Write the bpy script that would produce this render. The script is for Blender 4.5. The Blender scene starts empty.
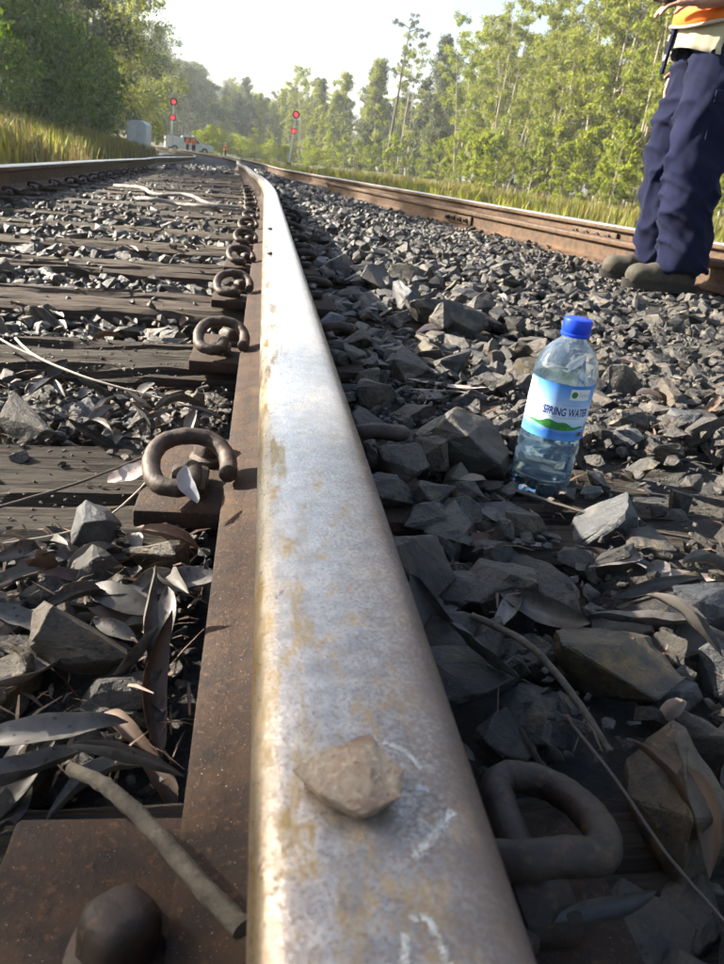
import bpy, bmesh, math, random
import numpy as np
from mathutils import Vector, Matrix, Euler, noise as mnoise

SC = bpy.context.scene
COL = SC.collection
R = math.radians
rnd = random.Random(7)
nrg = np.random.default_rng(7)

# ------------------------------------------------------------------ camera
cd = bpy.data.cameras.new('camera'); CAM = bpy.data.objects.new('camera', cd); COL.objects.link(CAM)
cd.sensor_fit = 'VERTICAL'; cd.sensor_height = 24.0; cd.sensor_width = 18.0
FPX, PW, PH = 750.0, 724.0, 964.0
cd.lens = 24.0 * FPX / PH
cd.clip_start = 0.02; cd.clip_end = 3000
CPOS = Vector((-.006, 0, .163))
_v = Vector((264.6 - PW / 2, -(155.6 - PH / 2), -FPX)).normalized()      # track direction seen from the camera
_u0 = Vector((math.sin(R(3)), math.cos(R(3)), 0)); _u = (_u0 - _v * _u0.dot(_v)).normalized()
_r = _v.cross(_u)
CROT = Matrix((_r, _v, _u))                                              # camera -> world
CAM.matrix_world = Matrix.Translation(CPOS) @ CROT.to_4x4()
cd.dof.use_dof = True; cd.dof.focus_distance = 0.82; cd.dof.aperture_fstop = 15.0
SC.camera = CAM

# ------------------------------------------------------------------ sky, sun, exposure
SUN_AZ, SUN_EL = -64.0, 27.0          # degrees left of the track direction / above the horizon
w = bpy.data.worlds.new('World'); SC.world = w; w.use_nodes = True
nt = w.node_tree
sky = nt.nodes.new('ShaderNodeTexSky'); sky.sky_type = 'NISHITA'; sky.sun_disc = False
sky.sun_elevation = R(SUN_EL); sky.sun_rotation = R(SUN_AZ)
sky.air_density = 1.0; sky.dust_density = 3.2; sky.ozone_density = 1.0
bg = nt.nodes['Background']; nt.links.new(sky.outputs[0], bg.inputs[0]); bg.inputs[1].default_value = 0.062
sd = bpy.data.lights.new('sun', 'SUN'); SUN = bpy.data.objects.new('sun', sd); COL.objects.link(SUN)
sd.energy = 5.0; sd.angle = R(.6); sd.color = (1, .91, .76)
_sd = Vector((math.sin(R(SUN_AZ)) * math.cos(R(SUN_EL)), math.cos(R(SUN_AZ)) * math.cos(R(SUN_EL)), math.sin(R(SUN_EL))))
SUN.rotation_euler = _sd.to_track_quat('Z', 'Y').to_euler(); SUN.location = (-20, 15, 20)
SC.view_settings.view_transform = 'Standard'; SC.view_settings.look = 'None'
SC.view_settings.exposure = 2.2; SC.view_settings.gamma = 1
SC.render.engine = 'CYCLES'
SC.cycles.use_denoising = True
SC.cycles.use_light_tree = False; SC.cycles.adaptive_threshold = .03
SC.cycles.max_bounces = 9; SC.cycles.diffuse_bounces = 2; SC.cycles.glossy_bounces = 2
SC.cycles.transmission_bounces = 10; SC.cycles.transparent_max_bounces = 10; SC.cycles.volume_bounces = 1
SC.cycles.sample_clamp_indirect = 6

# ------------------------------------------------------------------ helpers: materials
def mat(name, base, rough=.7, metal=0., layers=(), bump=None, spec=.5, coord='Object', rand=None, trans=None, stretch=None):
    """layers: (scale, colour, lo, hi, detail[, stretch]) mixed over base by thresholded noise.
    rand: (amount) brightness change per island/object."""
    m = bpy.data.materials.new(name); m.use_nodes = True
    n = m.node_tree.nodes; l = m.node_tree.links; p = n['Principled BSDF']
    p.inputs['Roughness'].default_value = rough; p.inputs['Metallic'].default_value = metal
    p.inputs['Specular IOR Level'].default_value = spec
    tc = n.new('ShaderNodeTexCoord')
    def vec(st):
        if not st: return tc.outputs[coord]
        mp = n.new('ShaderNodeMapping'); mp.inputs['Scale'].default_value = st
        l.new(tc.outputs[coord], mp.inputs[0]); return mp.outputs[0]
    rgb = n.new('ShaderNodeRGB'); rgb.outputs[0].default_value = (*base, 1); cur = rgb.outputs[0]
    for L in layers:
        tx = n.new('ShaderNodeTexNoise'); tx.inputs['Scale'].default_value = L[0]; tx.inputs['Detail'].default_value = L[4] if len(L) > 4 else 4
        tx.inputs['Roughness'].default_value = .62
        l.new(vec(L[5] if len(L) > 5 else stretch), tx.inputs['Vector'])
        rp = n.new('ShaderNodeMapRange'); rp.inputs[1].default_value = L[2]; rp.inputs[2].default_value = L[3]
        l.new(tx.outputs[0], rp.inputs[0])
        mx = n.new('ShaderNodeMix'); mx.data_type = 'RGBA'
        l.new(rp.outputs[0], mx.inputs[0]); l.new(cur, mx.inputs[6]); mx.inputs[7].default_value = (*L[1], 1)
        cur = mx.outputs[2]
    if rand:
        g = n.new('ShaderNodeNewGeometry'); oi = n.new('ShaderNodeObjectInfo')
        ad = n.new('ShaderNodeMath'); ad.operation = 'ADD'; l.new(g.outputs['Random Per Island'], ad.inputs[0]); l.new(oi.outputs['Random'], ad.inputs[1])
        fr = n.new('ShaderNodeMath'); fr.operation = 'FRACT'; l.new(ad.outputs[0], fr.inputs[0])
        rp = n.new('ShaderNodeMapRange'); rp.inputs[3].default_value = 1 - rand; rp.inputs[4].default_value = 1 + rand
        l.new(fr.outputs[0], rp.inputs[0])
        hs = n.new('ShaderNodeHueSaturation'); l.new(rp.outputs[0], hs.inputs['Value']); l.new(cur, hs.inputs['Color'])
        ml = n.new('ShaderNodeMath'); ml.operation = 'MULTIPLY'; ml.inputs[1].default_value = 7.31; l.new(fr.outputs[0], ml.inputs[0])
        f2 = n.new('ShaderNodeMath'); f2.operation = 'FRACT'; l.new(ml.outputs[0], f2.inputs[0])
        r2 = n.new('ShaderNodeMapRange'); r2.inputs[3].default_value = .487; r2.inputs[4].default_value = .513; l.new(f2.outputs[0], r2.inputs[0])
        l.new(r2.outputs[0], hs.inputs['Hue']); cur = hs.outputs[0]
    l.new(cur, p.inputs['Base Color'])
    if bump:
        bs, st, dist = bump[:3]
        tx = n.new('ShaderNodeTexNoise'); tx.inputs['Scale'].default_value = bs; tx.inputs['Detail'].default_value = 8; tx.inputs['Roughness'].default_value = .65
        l.new(vec(bump[3] if len(bump) > 3 else stretch), tx.inputs['Vector'])
        b = n.new('ShaderNodeBump'); b.inputs['Strength'].default_value = st; b.inputs['Distance'].default_value = dist
        l.new(tx.outputs[0], b.inputs['Height']); l.new(b.outputs[0], p.inputs['Normal'])
    if trans:
        out = n['Material Output']; t = n.new('ShaderNodeBsdfTranslucent'); s = n.new('ShaderNodeMixShader'); s.inputs[0].default_value = trans
        hs = n.new('ShaderNodeHueSaturation'); hs.inputs['Saturation'].default_value = 1.15; hs.inputs['Value'].default_value = 1.35; l.new(cur, hs.inputs['Color'])
        l.new(hs.outputs[0], t.inputs[0]); l.new(p.outputs[0], s.inputs[1]); l.new(t.outputs[0], s.inputs[2]); l.new(s.outputs[0], out.inputs[0])
    return m

# ------------------------------------------------------------------ helpers: meshes and objects
def link(name, me, material=None, parent=None, loc=None, rot=None):
    o = bpy.data.objects.new(name, me); COL.objects.link(o)
    if material is not None and me is not None and not me.materials:
        for mm in (material if isinstance(material, (list, tuple)) else [material]): me.materials.append(mm)
    if parent is not None: o.parent = parent
    if loc is not None: o.location = loc
    if rot is not None: o.rotation_euler = rot
    return o
def tag(o, label=None, cat=None, group=None, kind=None):
    if label: o['label'] = label
    if cat: o['category'] = cat
    if group: o['group'] = group
    if kind: o['kind'] = kind
    return o
def empty(name, loc=(0, 0, 0), rot=(0, 0, 0)):
    o = bpy.data.objects.new(name, None); o.empty_display_size = .05; COL.objects.link(o); o.location = loc; o.rotation_euler = rot; return o
def to_mesh(bm, name, smooth=None):
    bmesh.ops.recalc_face_normals(bm, faces=bm.faces)
    me = bpy.data.meshes.new(name); bm.to_mesh(me); bm.free()
    if smooth is not None:
        me.polygons.foreach_set('use_smooth', [True] * len(me.polygons))
        if smooth < 180: me.set_sharp_from_angle(angle=R(smooth))
    return me
def np_mesh(name, V, F, smooth=False, midx=None):
    V = np.asarray(V, np.float32); F = np.asarray(F, np.int32); k = F.shape[1]
    me = bpy.data.meshes.new(name)
    me.vertices.add(len(V)); me.vertices.foreach_set('co', V.ravel())
    me.loops.add(F.size); me.loops.foreach_set('vertex_index', F.ravel())
    me.polygons.add(len(F)); me.polygons.foreach_set('loop_start', np.arange(0, F.size, k, dtype=np.int32))
    if midx is not None: me.polygons.foreach_set('material_index', np.asarray(midx, np.int32))
    me.polygons.foreach_set('use_smooth', np.full(len(F), smooth))
    me.update(calc_edges=True); me.validate(); return me
def box(bm, c, s, bev=0, rot=None, taper=None):
    M = Matrix.Translation(c) @ (Euler(rot).to_matrix().to_4x4() if rot else Matrix()) @ Matrix.Diagonal((*s, 1))
    g = bmesh.ops.create_cube(bm, size=1, matrix=Matrix())
    vs = g['verts']
    if taper:
        for v in vs:
            if v.co.z > 0: v.co.x *= taper[0]; v.co.y *= taper[1]
    bmesh.ops.transform(bm, matrix=M, verts=vs)
    if bev:
        es = list({e for v in vs for e in v.link_edges})
        bmesh.ops.bevel(bm, geom=es, offset=bev, segments=2, affect='EDGES', profile=.5)
def spline(pts, n=8):
    P = [Vector(p) for p in pts]; out = []
    for i in range(len(P) - 1):
        a = P[max(i - 1, 0)]; b = P[i]; c = P[i + 1]; d = P[min(i + 2, len(P) - 1)]
        for k in range(n):
            t = k / n
            out.append(.5 * ((2 * b) + (c - a) * t + (2 * a - 5 * b + 4 * c - d) * t * t + (3 * b - a - 3 * c + d) * t ** 3))
    out.append(P[-1]); return out
def tube(bm, pts, rad, seg=8, cap=True, jit=0, rg=None):
    """rad: number or list along pts; parallel-transported frame"""
    P = [Vector(p) for p in pts]; N = len(P)
    rads = rad if isinstance(rad, (list, tuple)) else [rad] * N
    t0 = (P[1] - P[0]).normalized(); up = Vector((0, 0, 1)) if abs(t0.z) < .9 else Vector((1, 0, 0))
    x = t0.cross(up).normalized(); rings = []
    for i in range(N):
        t = (P[min(i + 1, N - 1)] - P[max(i - 1, 0)]).normalized()
        x = (x - t * x.dot(t)).normalized(); y = t.cross(x)
        ring = []
        for k in range(seg):
            a = 2 * math.pi * k / seg; r = rads[i] * (1 + (rg.uniform(-jit, jit) if jit else 0))
            ring.append(bm.verts.new(P[i] + (x * math.cos(a) + y * math.sin(a)) * r))
        rings.append(ring)
    for a, b in zip(rings, rings[1:]):
        for k in range(seg): bm.faces.new((a[k], a[(k + 1) % seg], b[(k + 1) % seg], b[k]))
    if cap: bm.faces.new(rings[0][::-1]); bm.faces.new(rings[-1])
def lathe(bm, prof, seg=32, cap=True):
    rings = [[bm.verts.new((r * math.cos(2 * math.pi * k / seg), r * math.sin(2 * math.pi * k / seg), z)) for k in range(seg)] for r, z in prof]
    for a, b in zip(rings, rings[1:]):
        for k in range(seg): bm.faces.new((a[k], a[(k + 1) % seg], b[(k + 1) % seg], b[k]))
    if cap: bm.faces.new(rings[0][::-1]); bm.faces.new(rings[-1])
def prism(bm, outline, y0, y1, axis='y'):
    """outline in (x,z) extruded along y"""
    a = [bm.verts.new((p[0], y0, p[1])) for p in outline]; b = [bm.verts.new((p[0], y1, p[1])) for p in outline]
    n = len(a)
    for k in range(n): bm.faces.new((a[k], a[(k + 1) % n], b[(k + 1) % n], b[k]))
    bm.faces.new(a[::-1]); bm.faces.new(b)
WORK = bpy.data.scenes.new('workbench')          # small side scene so evaluating a modifier stays quick
def evaluated(o):
    with bpy.context.temp_override(scene=WORK, view_layer=WORK.view_layers[0]):
        dg = bpy.context.evaluated_depsgraph_get(); dg.update()
        return bpy.data.meshes.new_from_object(o.evaluated_get(dg))
def remesh(me, voxel, smooth_it=4, name=None):
    o = bpy.data.objects.new('tmp', me); WORK.collection.objects.link(o)
    m = o.modifiers.new('r', 'REMESH'); m.mode = 'VOXEL'; m.voxel_size = voxel
    if smooth_it: s = o.modifiers.new('s', 'SMOOTH'); s.factor = .5; s.iterations = smooth_it
    out = evaluated(o)
    bpy.data.objects.remove(o); bpy.data.meshes.remove(me)
    if name: out.name = name
    out.materials.clear()
    out.polygons.foreach_set('use_smooth', [True] * len(out.polygons)); return out
def capsule(bm, a, ra, b, rb, seg=14):
    a, b = Vector(a), Vector(b); d = b - a; L = d.length
    pts, rr = [], []
    t = d.normalized() if L > 1e-6 else Vector((0, 0, 1))
    for q in (-1, -.8, -.45): pts.append(a + t * ra * q); rr.append(max(ra * math.sqrt(1 - q * q), ra * .08))
    for q in (0, .25, .5, .75, 1): pts.append(a + d * q); rr.append(ra + (rb - ra) * q)
    for q in (.45, .8, 1): pts.append(b + t * rb * q); rr.append(max(rb * math.sqrt(max(0, 1 - q * q)), rb * .08))
    tube(bm, pts, rr, seg)
def fbm(x, y, z=0, o=4): return mnoise.fractal(Vector((x, y, z)), 1.0, 2.0, o)

# ------------------------------------------------------------------ materials
M = {}
def stone_mat(name, a, b, c, k=1., rand=.35):
    # a body colour, b dark weathering, c pale or ochre fracture faces; k scales the pattern from one stone's own size to metres
    return mat(name, a, .46, 0, [(3.2 * k, b, .40, .60, 8), (2.1 * k, c, .54, .66, 6), (14 * k, tuple(v * 1.7 for v in a), .60, .72, 6), (26 * k, tuple(v * .35 for v in b), .60, .70, 6)], bump=(9 * k, .8, .006), rand=rand, spec=.5)
M['stone'] = stone_mat('ballast_stone', (.062, .056, .049), (.026, .025, .025), (.125, .095, .062))
M['stone_bulk'] = stone_mat('ballast_bulk', (.063, .058, .052), (.027, .026, .026), (.135, .105, .070), 18., .6)
M['stone_ochre'] = stone_mat('stone_ochre', (.092, .072, .044), (.042, .038, .032), (.17, .115, .05), rand=.15)
M['stone_brown'] = stone_mat('stone_brown', (.074, .058, .042), (.034, .030, .027), (.115, .082, .05), rand=.2)
M['stone_blue'] = stone_mat('stone_blue', (.080, .085, .092), (.042, .045, .051), (.13, .128, .122), rand=.2)
M['stone_tan'] = mat('stone_tan', (.36, .285, .21), .85, 0, [(110, (.25, .165, .12), .45, .60, 8), (420, (.48, .40, .30), .52, .66, 6), (700, (.12, .085, .07), .60, .68, 5)], bump=(420, 1, .0022))
M['ballast'] = mat('ballast', (.035, .036, .038), .85, 0, [(30, (.065, .064, .062), .45, .65, 6), (4, (.075, .062, .045), .5, .7, 4)], bump=(45, 1, .02))
M['timber'] = mat('weathered_timber', (.056, .042, .029), .9, 0, [(14, (.105, .084, .06), .46, .66, 8, (.6, 9, 9)), (22, (.018, .015, .012), .52, .66, 8, (.35, 10, 10)), (3, (.045, .032, .022), .46, .66, 4)], bump=(26, .9, .006, (.4, 9, 9)), rand=.2)
M['timber_dark'] = mat('stained_timber', (.036, .026, .018), .9, 0, [(14, (.075, .057, .040), .50, .70, 8, (.6, 9, 9)), (22, (.010, .008, .006), .48, .62, 8, (.35, 10, 10)), (40, (.10, .08, .055), .66, .76, 6)], bump=(26, 1, .008, (.4, 9, 9)))
M['rust'] = mat('rusty_steel', (.038, .019, .0105), .8, .0, [(45, (.017, .009, .0065), .42, .62, 8), (14, (.072, .038, .016), .54, .70, 7), (260, (.085, .042, .02), .56, .66, 7), (150, (.016, .010, .008), .58, .68, 8), (1100, (.5, .46, .42), .745, .77, 1)], bump=(260, .8, .0016), spec=.4)
M['clip'] = mat('clip_steel', (.045, .029, .022), .6, .1, [(60, (.022, .016, .014), .42, .6, 8), (110, (.10, .055, .03), .54, .68, 7)], bump=(260, .6, .0012))
M['rail_side'] = mat('rail_side_rust', (.085, .045, .020), .7, 0, [(30, (.038, .02, .011), .42, .62, 7), (8, (.12, .066, .03), .55, .75, 5, (1, .3, 1))], bump=(120, .4, .0015), spec=.4)
M['rail_far_top'] = mat('rail_running_top', (.62, .60, .57), .32, .85, [(30, (.42, .34, .26), .5, .75, 6, (1, .2, 1))])
def steel_top():
    m = bpy.data.materials.new('running_surface'); m.use_nodes = True
    n = m.node_tree.nodes; l = m.node_tree.links; p = n['Principled BSDF']
    tc = n.new('ShaderNodeTexCoord'); sep = n.new('ShaderNodeSeparateXYZ'); l.new(tc.outputs['Object'], sep.inputs[0])
    def noi(scale, det, st=None, rough=.6):
        t = n.new('ShaderNodeTexNoise'); t.inputs['Scale'].default_value = scale; t.inputs['Detail'].default_value = det; t.inputs['Roughness'].default_value = rough
        if st:
            mp = n.new('ShaderNodeMapping'); mp.inputs['Scale'].default_value = st; l.new(tc.outputs['Object'], mp.inputs[0]); l.new(mp.outputs[0], t.inputs[0])
        else: l.new(tc.outputs['Object'], t.inputs[0])
        return t.outputs[0]
    def rng(v, a, b, c=0, d=1):
        r = n.new('ShaderNodeMapRange'); r.inputs[1].default_value = a; r.inputs[2].default_value = b; r.inputs[3].default_value = c; r.inputs[4].default_value = d; l.new(v, r.inputs[0]); return r.outputs[0]
    def mth(op, a, b):
        q = n.new('ShaderNodeMath'); q.operation = op
        for i, v in enumerate((a, b)):
            if isinstance(v, float): q.inputs[i].default_value = v
            else: l.new(v, q.inputs[i])
        return q.outputs[0]
    def mix(fac, a, b):
        x = n.new('ShaderNodeMix'); x.data_type = 'RGBA'
        l.new(fac, x.inputs[0])
        for i, v in ((6, a), (7, b)):
            if isinstance(v, tuple): x.inputs[i].default_value = (*v, 1)
            else: l.new(v, x.inputs[i])
        return x.outputs[2]
    X = sep.outputs[0]; Y = sep.outputs[1]
    wear = rng(X, .02, .066)                     # the outer part of the head is less worn
    nearrust_farglare = rng(Y, .62, .12)                   # rustier close by; base steel lighter far off, reflected sky put into the colour
    c = mix(rng(noi(90, 6), .4, .62), mix(nearrust_farglare, (.82, .79, .75), (.52, .47, .42)), mix(nearrust_farglare, (.70, .68, .65), (.33, .295, .27)))
    # grainy purple-brown pitting, denser to the field side
    pit = rng(mth('ADD', mth('ADD', noi(620, 7, None, .75), mth('MULTIPLY', wear, .12)), mth('MULTIPLY', nearrust_farglare, .045)), .555, .66)
    c = mix(mth('MULTIPLY', pit, mth('ADD', mth('MULTIPLY', nearrust_farglare, .6), .25)), c, (.17, .12, .10))
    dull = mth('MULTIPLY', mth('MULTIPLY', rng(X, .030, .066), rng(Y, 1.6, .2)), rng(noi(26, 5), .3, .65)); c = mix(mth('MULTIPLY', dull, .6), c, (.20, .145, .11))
    # ochre rust blotches drawn across the head
    och = rng(mth('ADD', noi(75, 8, (1.0, .5, 1), .72), mth('MULTIPLY', nearrust_farglare, .06)), .57, .68)
    c = mix(mth('MULTIPLY', mth('MULTIPLY', och, rng(X, .055, .02, .35, .85)), 1.0), c, (.29, .19, .06))
    mst = mth('MULTIPLY', rng(X, .030, .012), rng(noi(80, 7, (1, .16, 1)), .52, .62)); c = mix(mth('MULTIPLY', mst, .8), c, (.33, .20, .04))
    gauge = rng(X, .008, .001)                   # rusty yellow gauge face
    gy = mth('MULTIPLY', gauge, rng(noi(60, 6, (1, .25, 1)), .40, .58, .35, 1))
    c = mix(gy, c, (.17, .12, .055))
    field = rng(X, .055, .067); c = mix(mth('MULTIPLY', field, .85), c, (.13, .085, .072))
    flake = rng(noi(150, 3, (1, .7, 1)), .69, .72); c = mix(mth('MULTIPLY', flake, nearrust_farglare), c, (.15, .085, .08))
    l.new(c, p.inputs['Base Color'])
    rough = mth('ADD', mth('ADD', rng(noi(300, 5), .3, .7, .24, .38), mth('MULTIPLY', pit, .25)), mth('MULTIPLY', och, .25)); l.new(rough, p.inputs['Roughness'])
    met = mth('SUBTRACT', mth('SUBTRACT', mth('SUBTRACT', mth('SUBTRACT', 0.9, 0.0), mth('MULTIPLY', pit, .6)), mth('MULTIPLY', och, .6)), mth('MULTIPLY', gy, .5)); l.new(met, p.inputs['Metallic'])
    b = n.new('ShaderNodeBump'); b.inputs['Strength'].default_value = .45; b.inputs['Distance'].default_value = .0007; l.new(noi(500, 6), b.inputs['Height']); l.new(b.outputs[0], p.inputs['Normal'])
    return m
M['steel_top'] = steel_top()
M['chalk'] = mat('chalk', (.62, .62, .60), .95, 0, [(500, (.35, .33, .32), .5, .66, 4)])
M['leaf_grey'] = mat('dead_leaf_grey', (.135, .125, .115), .5, 0, [(40, (.06, .055, .052), .45, .65, 5), (160, (.06, .05, .05), .64, .7, 3)], rand=.55, trans=.12, bump=(90, .5, .001))
M['leaf_silver'] = mat('dead_leaf_silver', (.33, .33, .36), .45, 0, [(60, (.22, .21, .23), .45, .65, 5)], trans=.12, bump=(90, .4, .001))
M['leaf_brown'] = mat('dead_leaf_brown', (.16, .105, .07), .6, 0, [(40, (.09, .055, .045), .45, .65, 5)], rand=.4, trans=.15, bump=(90, .3, .001))
M['leaf_pale'] = mat('dead_leaf_pale', (.50, .43, .40), .6, 0, [(50, (.38, .31, .29), .5, .7, 5), (200, (.14, .11, .10), .66, .72, 2)], trans=.2, bump=(90, .3, .001))
M['twig'] = mat('twig', (.125, .105, .08), .85, 0, [(90, (.07, .058, .045), .42, .62, 7), (40, (.20, .17, .135), .56, .7, 6)], bump=(240, .9, .0025))
M['twig_pale'] = mat('twig_pale', (.42, .36, .30), .8)
M['twig_grey'] = mat('twig_grey', (.26, .25, .24), .85, 0, [(20, (.13, .12, .11), .45, .6, 5)])
M['twig_dark'] = mat('twig_dark', (.09, .075, .065), .85)
M['navy'] = mat('navy_drill', (.0036, .006, .031), .95, 0, [(7, (.0028, .0045, .023), .4, .7, 5)], bump=(500, .25, .001), spec=.25)
M['boot'] = mat('boot_suede', (.062, .055, .042), .85, 0, [(20, (.04, .036, .028), .4, .65, 6), (60, (.095, .082, .06), .58, .72, 6)], bump=(150, .3, .002))
M['sole'] = mat('boot_sole', (.025, .022, .02), .8)
M['khaki'] = mat('khaki_shirt', (.43, .41, .30), .9, 0, [(10, (.36, .34, .25), .4, .7)], bump=(400, .2, .001))
M['orange'] = mat('hivis_orange', (.85, .21, .02), .75, 0, [(9, (.75, .16, .015), .4, .7)], bump=(300, .2, .001))
M['vest_trim'] = mat('vest_trim', (.45, .40, .36), .7)
M['skin'] = mat('skin', (.42, .22, .16), .55, 0, [(14, (.34, .16, .12), .45, .7)], bump=(200, .15, .001))
M['hair'] = mat('hair', (.05, .035, .025), .6)
M['white_eye'] = mat('eye_white', (.7, .7, .68), .3)
M['iris'] = mat('iris', (.04, .03, .02), .3)
M['black'] = mat('black_plastic', (.02, .02, .022), .5)
M['white_paint'] = mat('white_paint', (.74, .75, .76), .5, 0, [(3, (.60, .61, .62), .5, .75)])
M['glass_dark'] = mat('tinted_glass', (.03, .04, .05), .1)
M['grey_metal'] = mat('galvanised_mast', (.42, .43, .44), .5, .3)
M['dirt'] = mat('earth', (.10, .085, .05), .95, 0, [(1.2, (.085, .11, .035), .42, .58, 6), (9, (.15, .12, .07), .55, .7, 5)], bump=(12, .8, .05))
def foliage(name, a, b, tr=.42): return mat(name, a, .6, 0, [(.9, b, .38, .62, 3)], rand=.35, trans=tr, spec=.3)
M['fol_lime'] = foliage('foliage_lime', (.21, .235, .04), (.16, .195, .035), .52)
M['fol_gum'] = foliage('foliage_gum', (.165, .185, .042), (.20, .215, .045), .5)
M['fol_grey'] = foliage('foliage_greygreen', (.10, .11, .06), (.075, .09, .045), .4)
M['fol_dark'] = foliage('foliage_dark', (.058, .070, .030), (.075, .09, .034), .35)
M['fol_shrub'] = foliage('foliage_shrub', (.10, .155, .025), (.07, .12, .022), .45)
M['grass_lime'] = foliage('grass_lime', (.19, .22, .04), (.24, .22, .055), .48)
M['grass_dry'] = foliage('grass_dry', (.22, .17, .08), (.17, .15, .06), .35)
M['bark_pale'] = mat('bark_pale', (.40, .35, .29), .85, 0, [(2, (.22, .18, .14), .45, .65, 6, (3, 3, .6))])
M['bark_dark'] = mat('bark_dark', (.10, .082, .066), .9, 0, [(3, (.17, .15, .13), .5, .7, 6, (3, 3, .5))])
def emis(name, col, st):
    m = bpy.data.materials.new(name); m.use_nodes = True; p = m.node_tree.nodes['Principled BSDF']
    p.inputs['Base Color'].default_value = (*col, 1); p.inputs['Emission Color'].default_value = (*col, 1); p.inputs['Emission Strength'].default_value = st; return m
M['red_light'] = emis('red_signal_light', (1, .012, .02), 2.5)

# ------------------------------------------------------------------ terrain
def path_fn(pts):
    Y = np.array([p[1] for p in pts]); X = np.array([p[0] for p in pts]); Z = np.array([p[2] for p in pts])
    return lambda y: (float(np.interp(y, Y, X)), float(np.interp(y, Y, Z)))
def smooth_pts(pts, n=6): return [tuple(v) for v in spline([(p[0], p[1], p[2]) for p in pts], n)]
CEN = smooth_pts([(.035, -1.2, 0), (.035, 1.5, 0), (.035, 3.2, 0), (.03, 4.6, 0), (-.035, 6.8, 0), (-.12, 8.4, -.006), (-.29, 12.8, -.02), (-.50, 16.2, -.032), (-1.15, 32, -.1), (-2.6, 45, -.12), (-6, 62, -.12), (-13, 85, -.12)])
FAR = smooth_pts([(2.75, 1.2, .012), (2.42, 2.9, .012), (1.90, 5.2, .01), (1.47, 7.3, .008), (1.10, 9.5, .0), (.62, 12.6, -.012), (.28, 16.2, -.03), (-.35, 32, -.1), (-1.7, 45, -.12), (-5, 62, -.12), (-12, 85, -.12)])
NEA = smooth_pts([(2.40, 1.6, -.05), (2.16, 3.0, -.05), (1.74, 5.0, -.05), (1.36, 7.0, -.052), (1.02, 9.2, -.055), (.82, 10.4, -.06)])
cen_f = path_fn(CEN); far_f = path_fn(FAR)
CANT = .03
def track_z(x, y):              # rail-head plane of the left-hand track
    cx, cz = cen_f(y); return cz + CANT * (x - cx)
def sstep(a, b, t):
    t = min(1, max(0, (t - a) / (b - a))); return t * t * (3 - 2 * t)
def ground_z(x, y):
    cx, cz = cen_f(max(0, min(y, 85)))
    d = x - cx
    z = -.42 + cz
    if d < -2.6: z += .95 * sstep(2.6, 9, -d)
    if d > 6: z += -.15 + .5 * sstep(9, 30, d)
    if y > 95: z += 16 * sstep(95, 280, y) * sstep(10, -60, x - (y - 95) * .0)
    return z + .06 * fbm(x * .25, y * .25)
def ballast_z(x, y):
    cx, cz = cen_f(max(0, min(y, 60))); d = x - cx
    z = -.205 + cz + CANT * max(-1.9, min(d, 0))
    if d > .08: z += .028 * sstep(.08, .6, d) + .012 * sstep(.08, .12, d) - .045 * sstep(.6, 1.4, d)
    if d < -1.95: z -= .25 * sstep(1.95, 3.0, -d)
    fx = far_f(max(0, min(y, 60)))[0] - cx
    if d > fx + .9: z -= .25 * sstep(fx + .9, fx + 2.4, d)
    z += .012 * fbm(x * 3, y * 3) + .03 * fbm(x * .8, y * .8 + 5)
    return z
def sheet(name, xs, ys, zf, material):
    nx, ny = len(xs), len(ys)
    V = [(x, y, zf(x, y)) for y in ys for x in xs]
    F = [(j * nx + i, j * nx + i + 1, (j + 1) * nx + i + 1, (j + 1) * nx + i) for j in range(ny - 1) for i in range(nx - 1)]
    return link(name, np_mesh(name, V, F, True), material)
def sym(vals): return sorted({-v for v in vals} | set(vals))
xs = sym([0, 1, 2, 3, 4, 5, 6, 7, 8.5, 10, 12, 14, 17, 20, 25, 30, 40, 55, 75, 100, 140, 190, 260, 350, 470])
ys = sorted([-400, -250, -120, -60, -30, -15, -8] + [-4 + 2 * i for i in range(30)] + [60, 66, 74, 82, 90, 98, 108, 120, 135, 150, 170, 190, 215, 240, 270, 300, 350, 410, 470])
tag(sheet('ground', xs, ys, ground_z, M['dirt']), kind='structure')
bx = [-3.4 + .11 * i for i in range(78)]
by = [-.9 + .09 * i for i in range(70)] + [5.4 + .25 * i for i in range(60)] + [20.5 + 2 * i for i in range(22)]
def bal_z2(x, y): return ballast_z(x, y) - .012
_V = [(cen_f(max(0, min(y, 60)))[0] + x, y, 0) for y in by for x in bx]
_V = [(x, y, bal_z2(x, y)) for x, y, _ in _V]; nx = len(bx)
_F = [(j * nx + i, j * nx + i + 1, (j + 1) * nx + i + 1, (j + 1) * nx + i) for j in range(len(by) - 1) for i in range(nx - 1)]
BALLAST = tag(link('ballast_bed', np_mesh('ballast_bed', _V, _F, True), M['ballast']), kind='structure')

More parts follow.
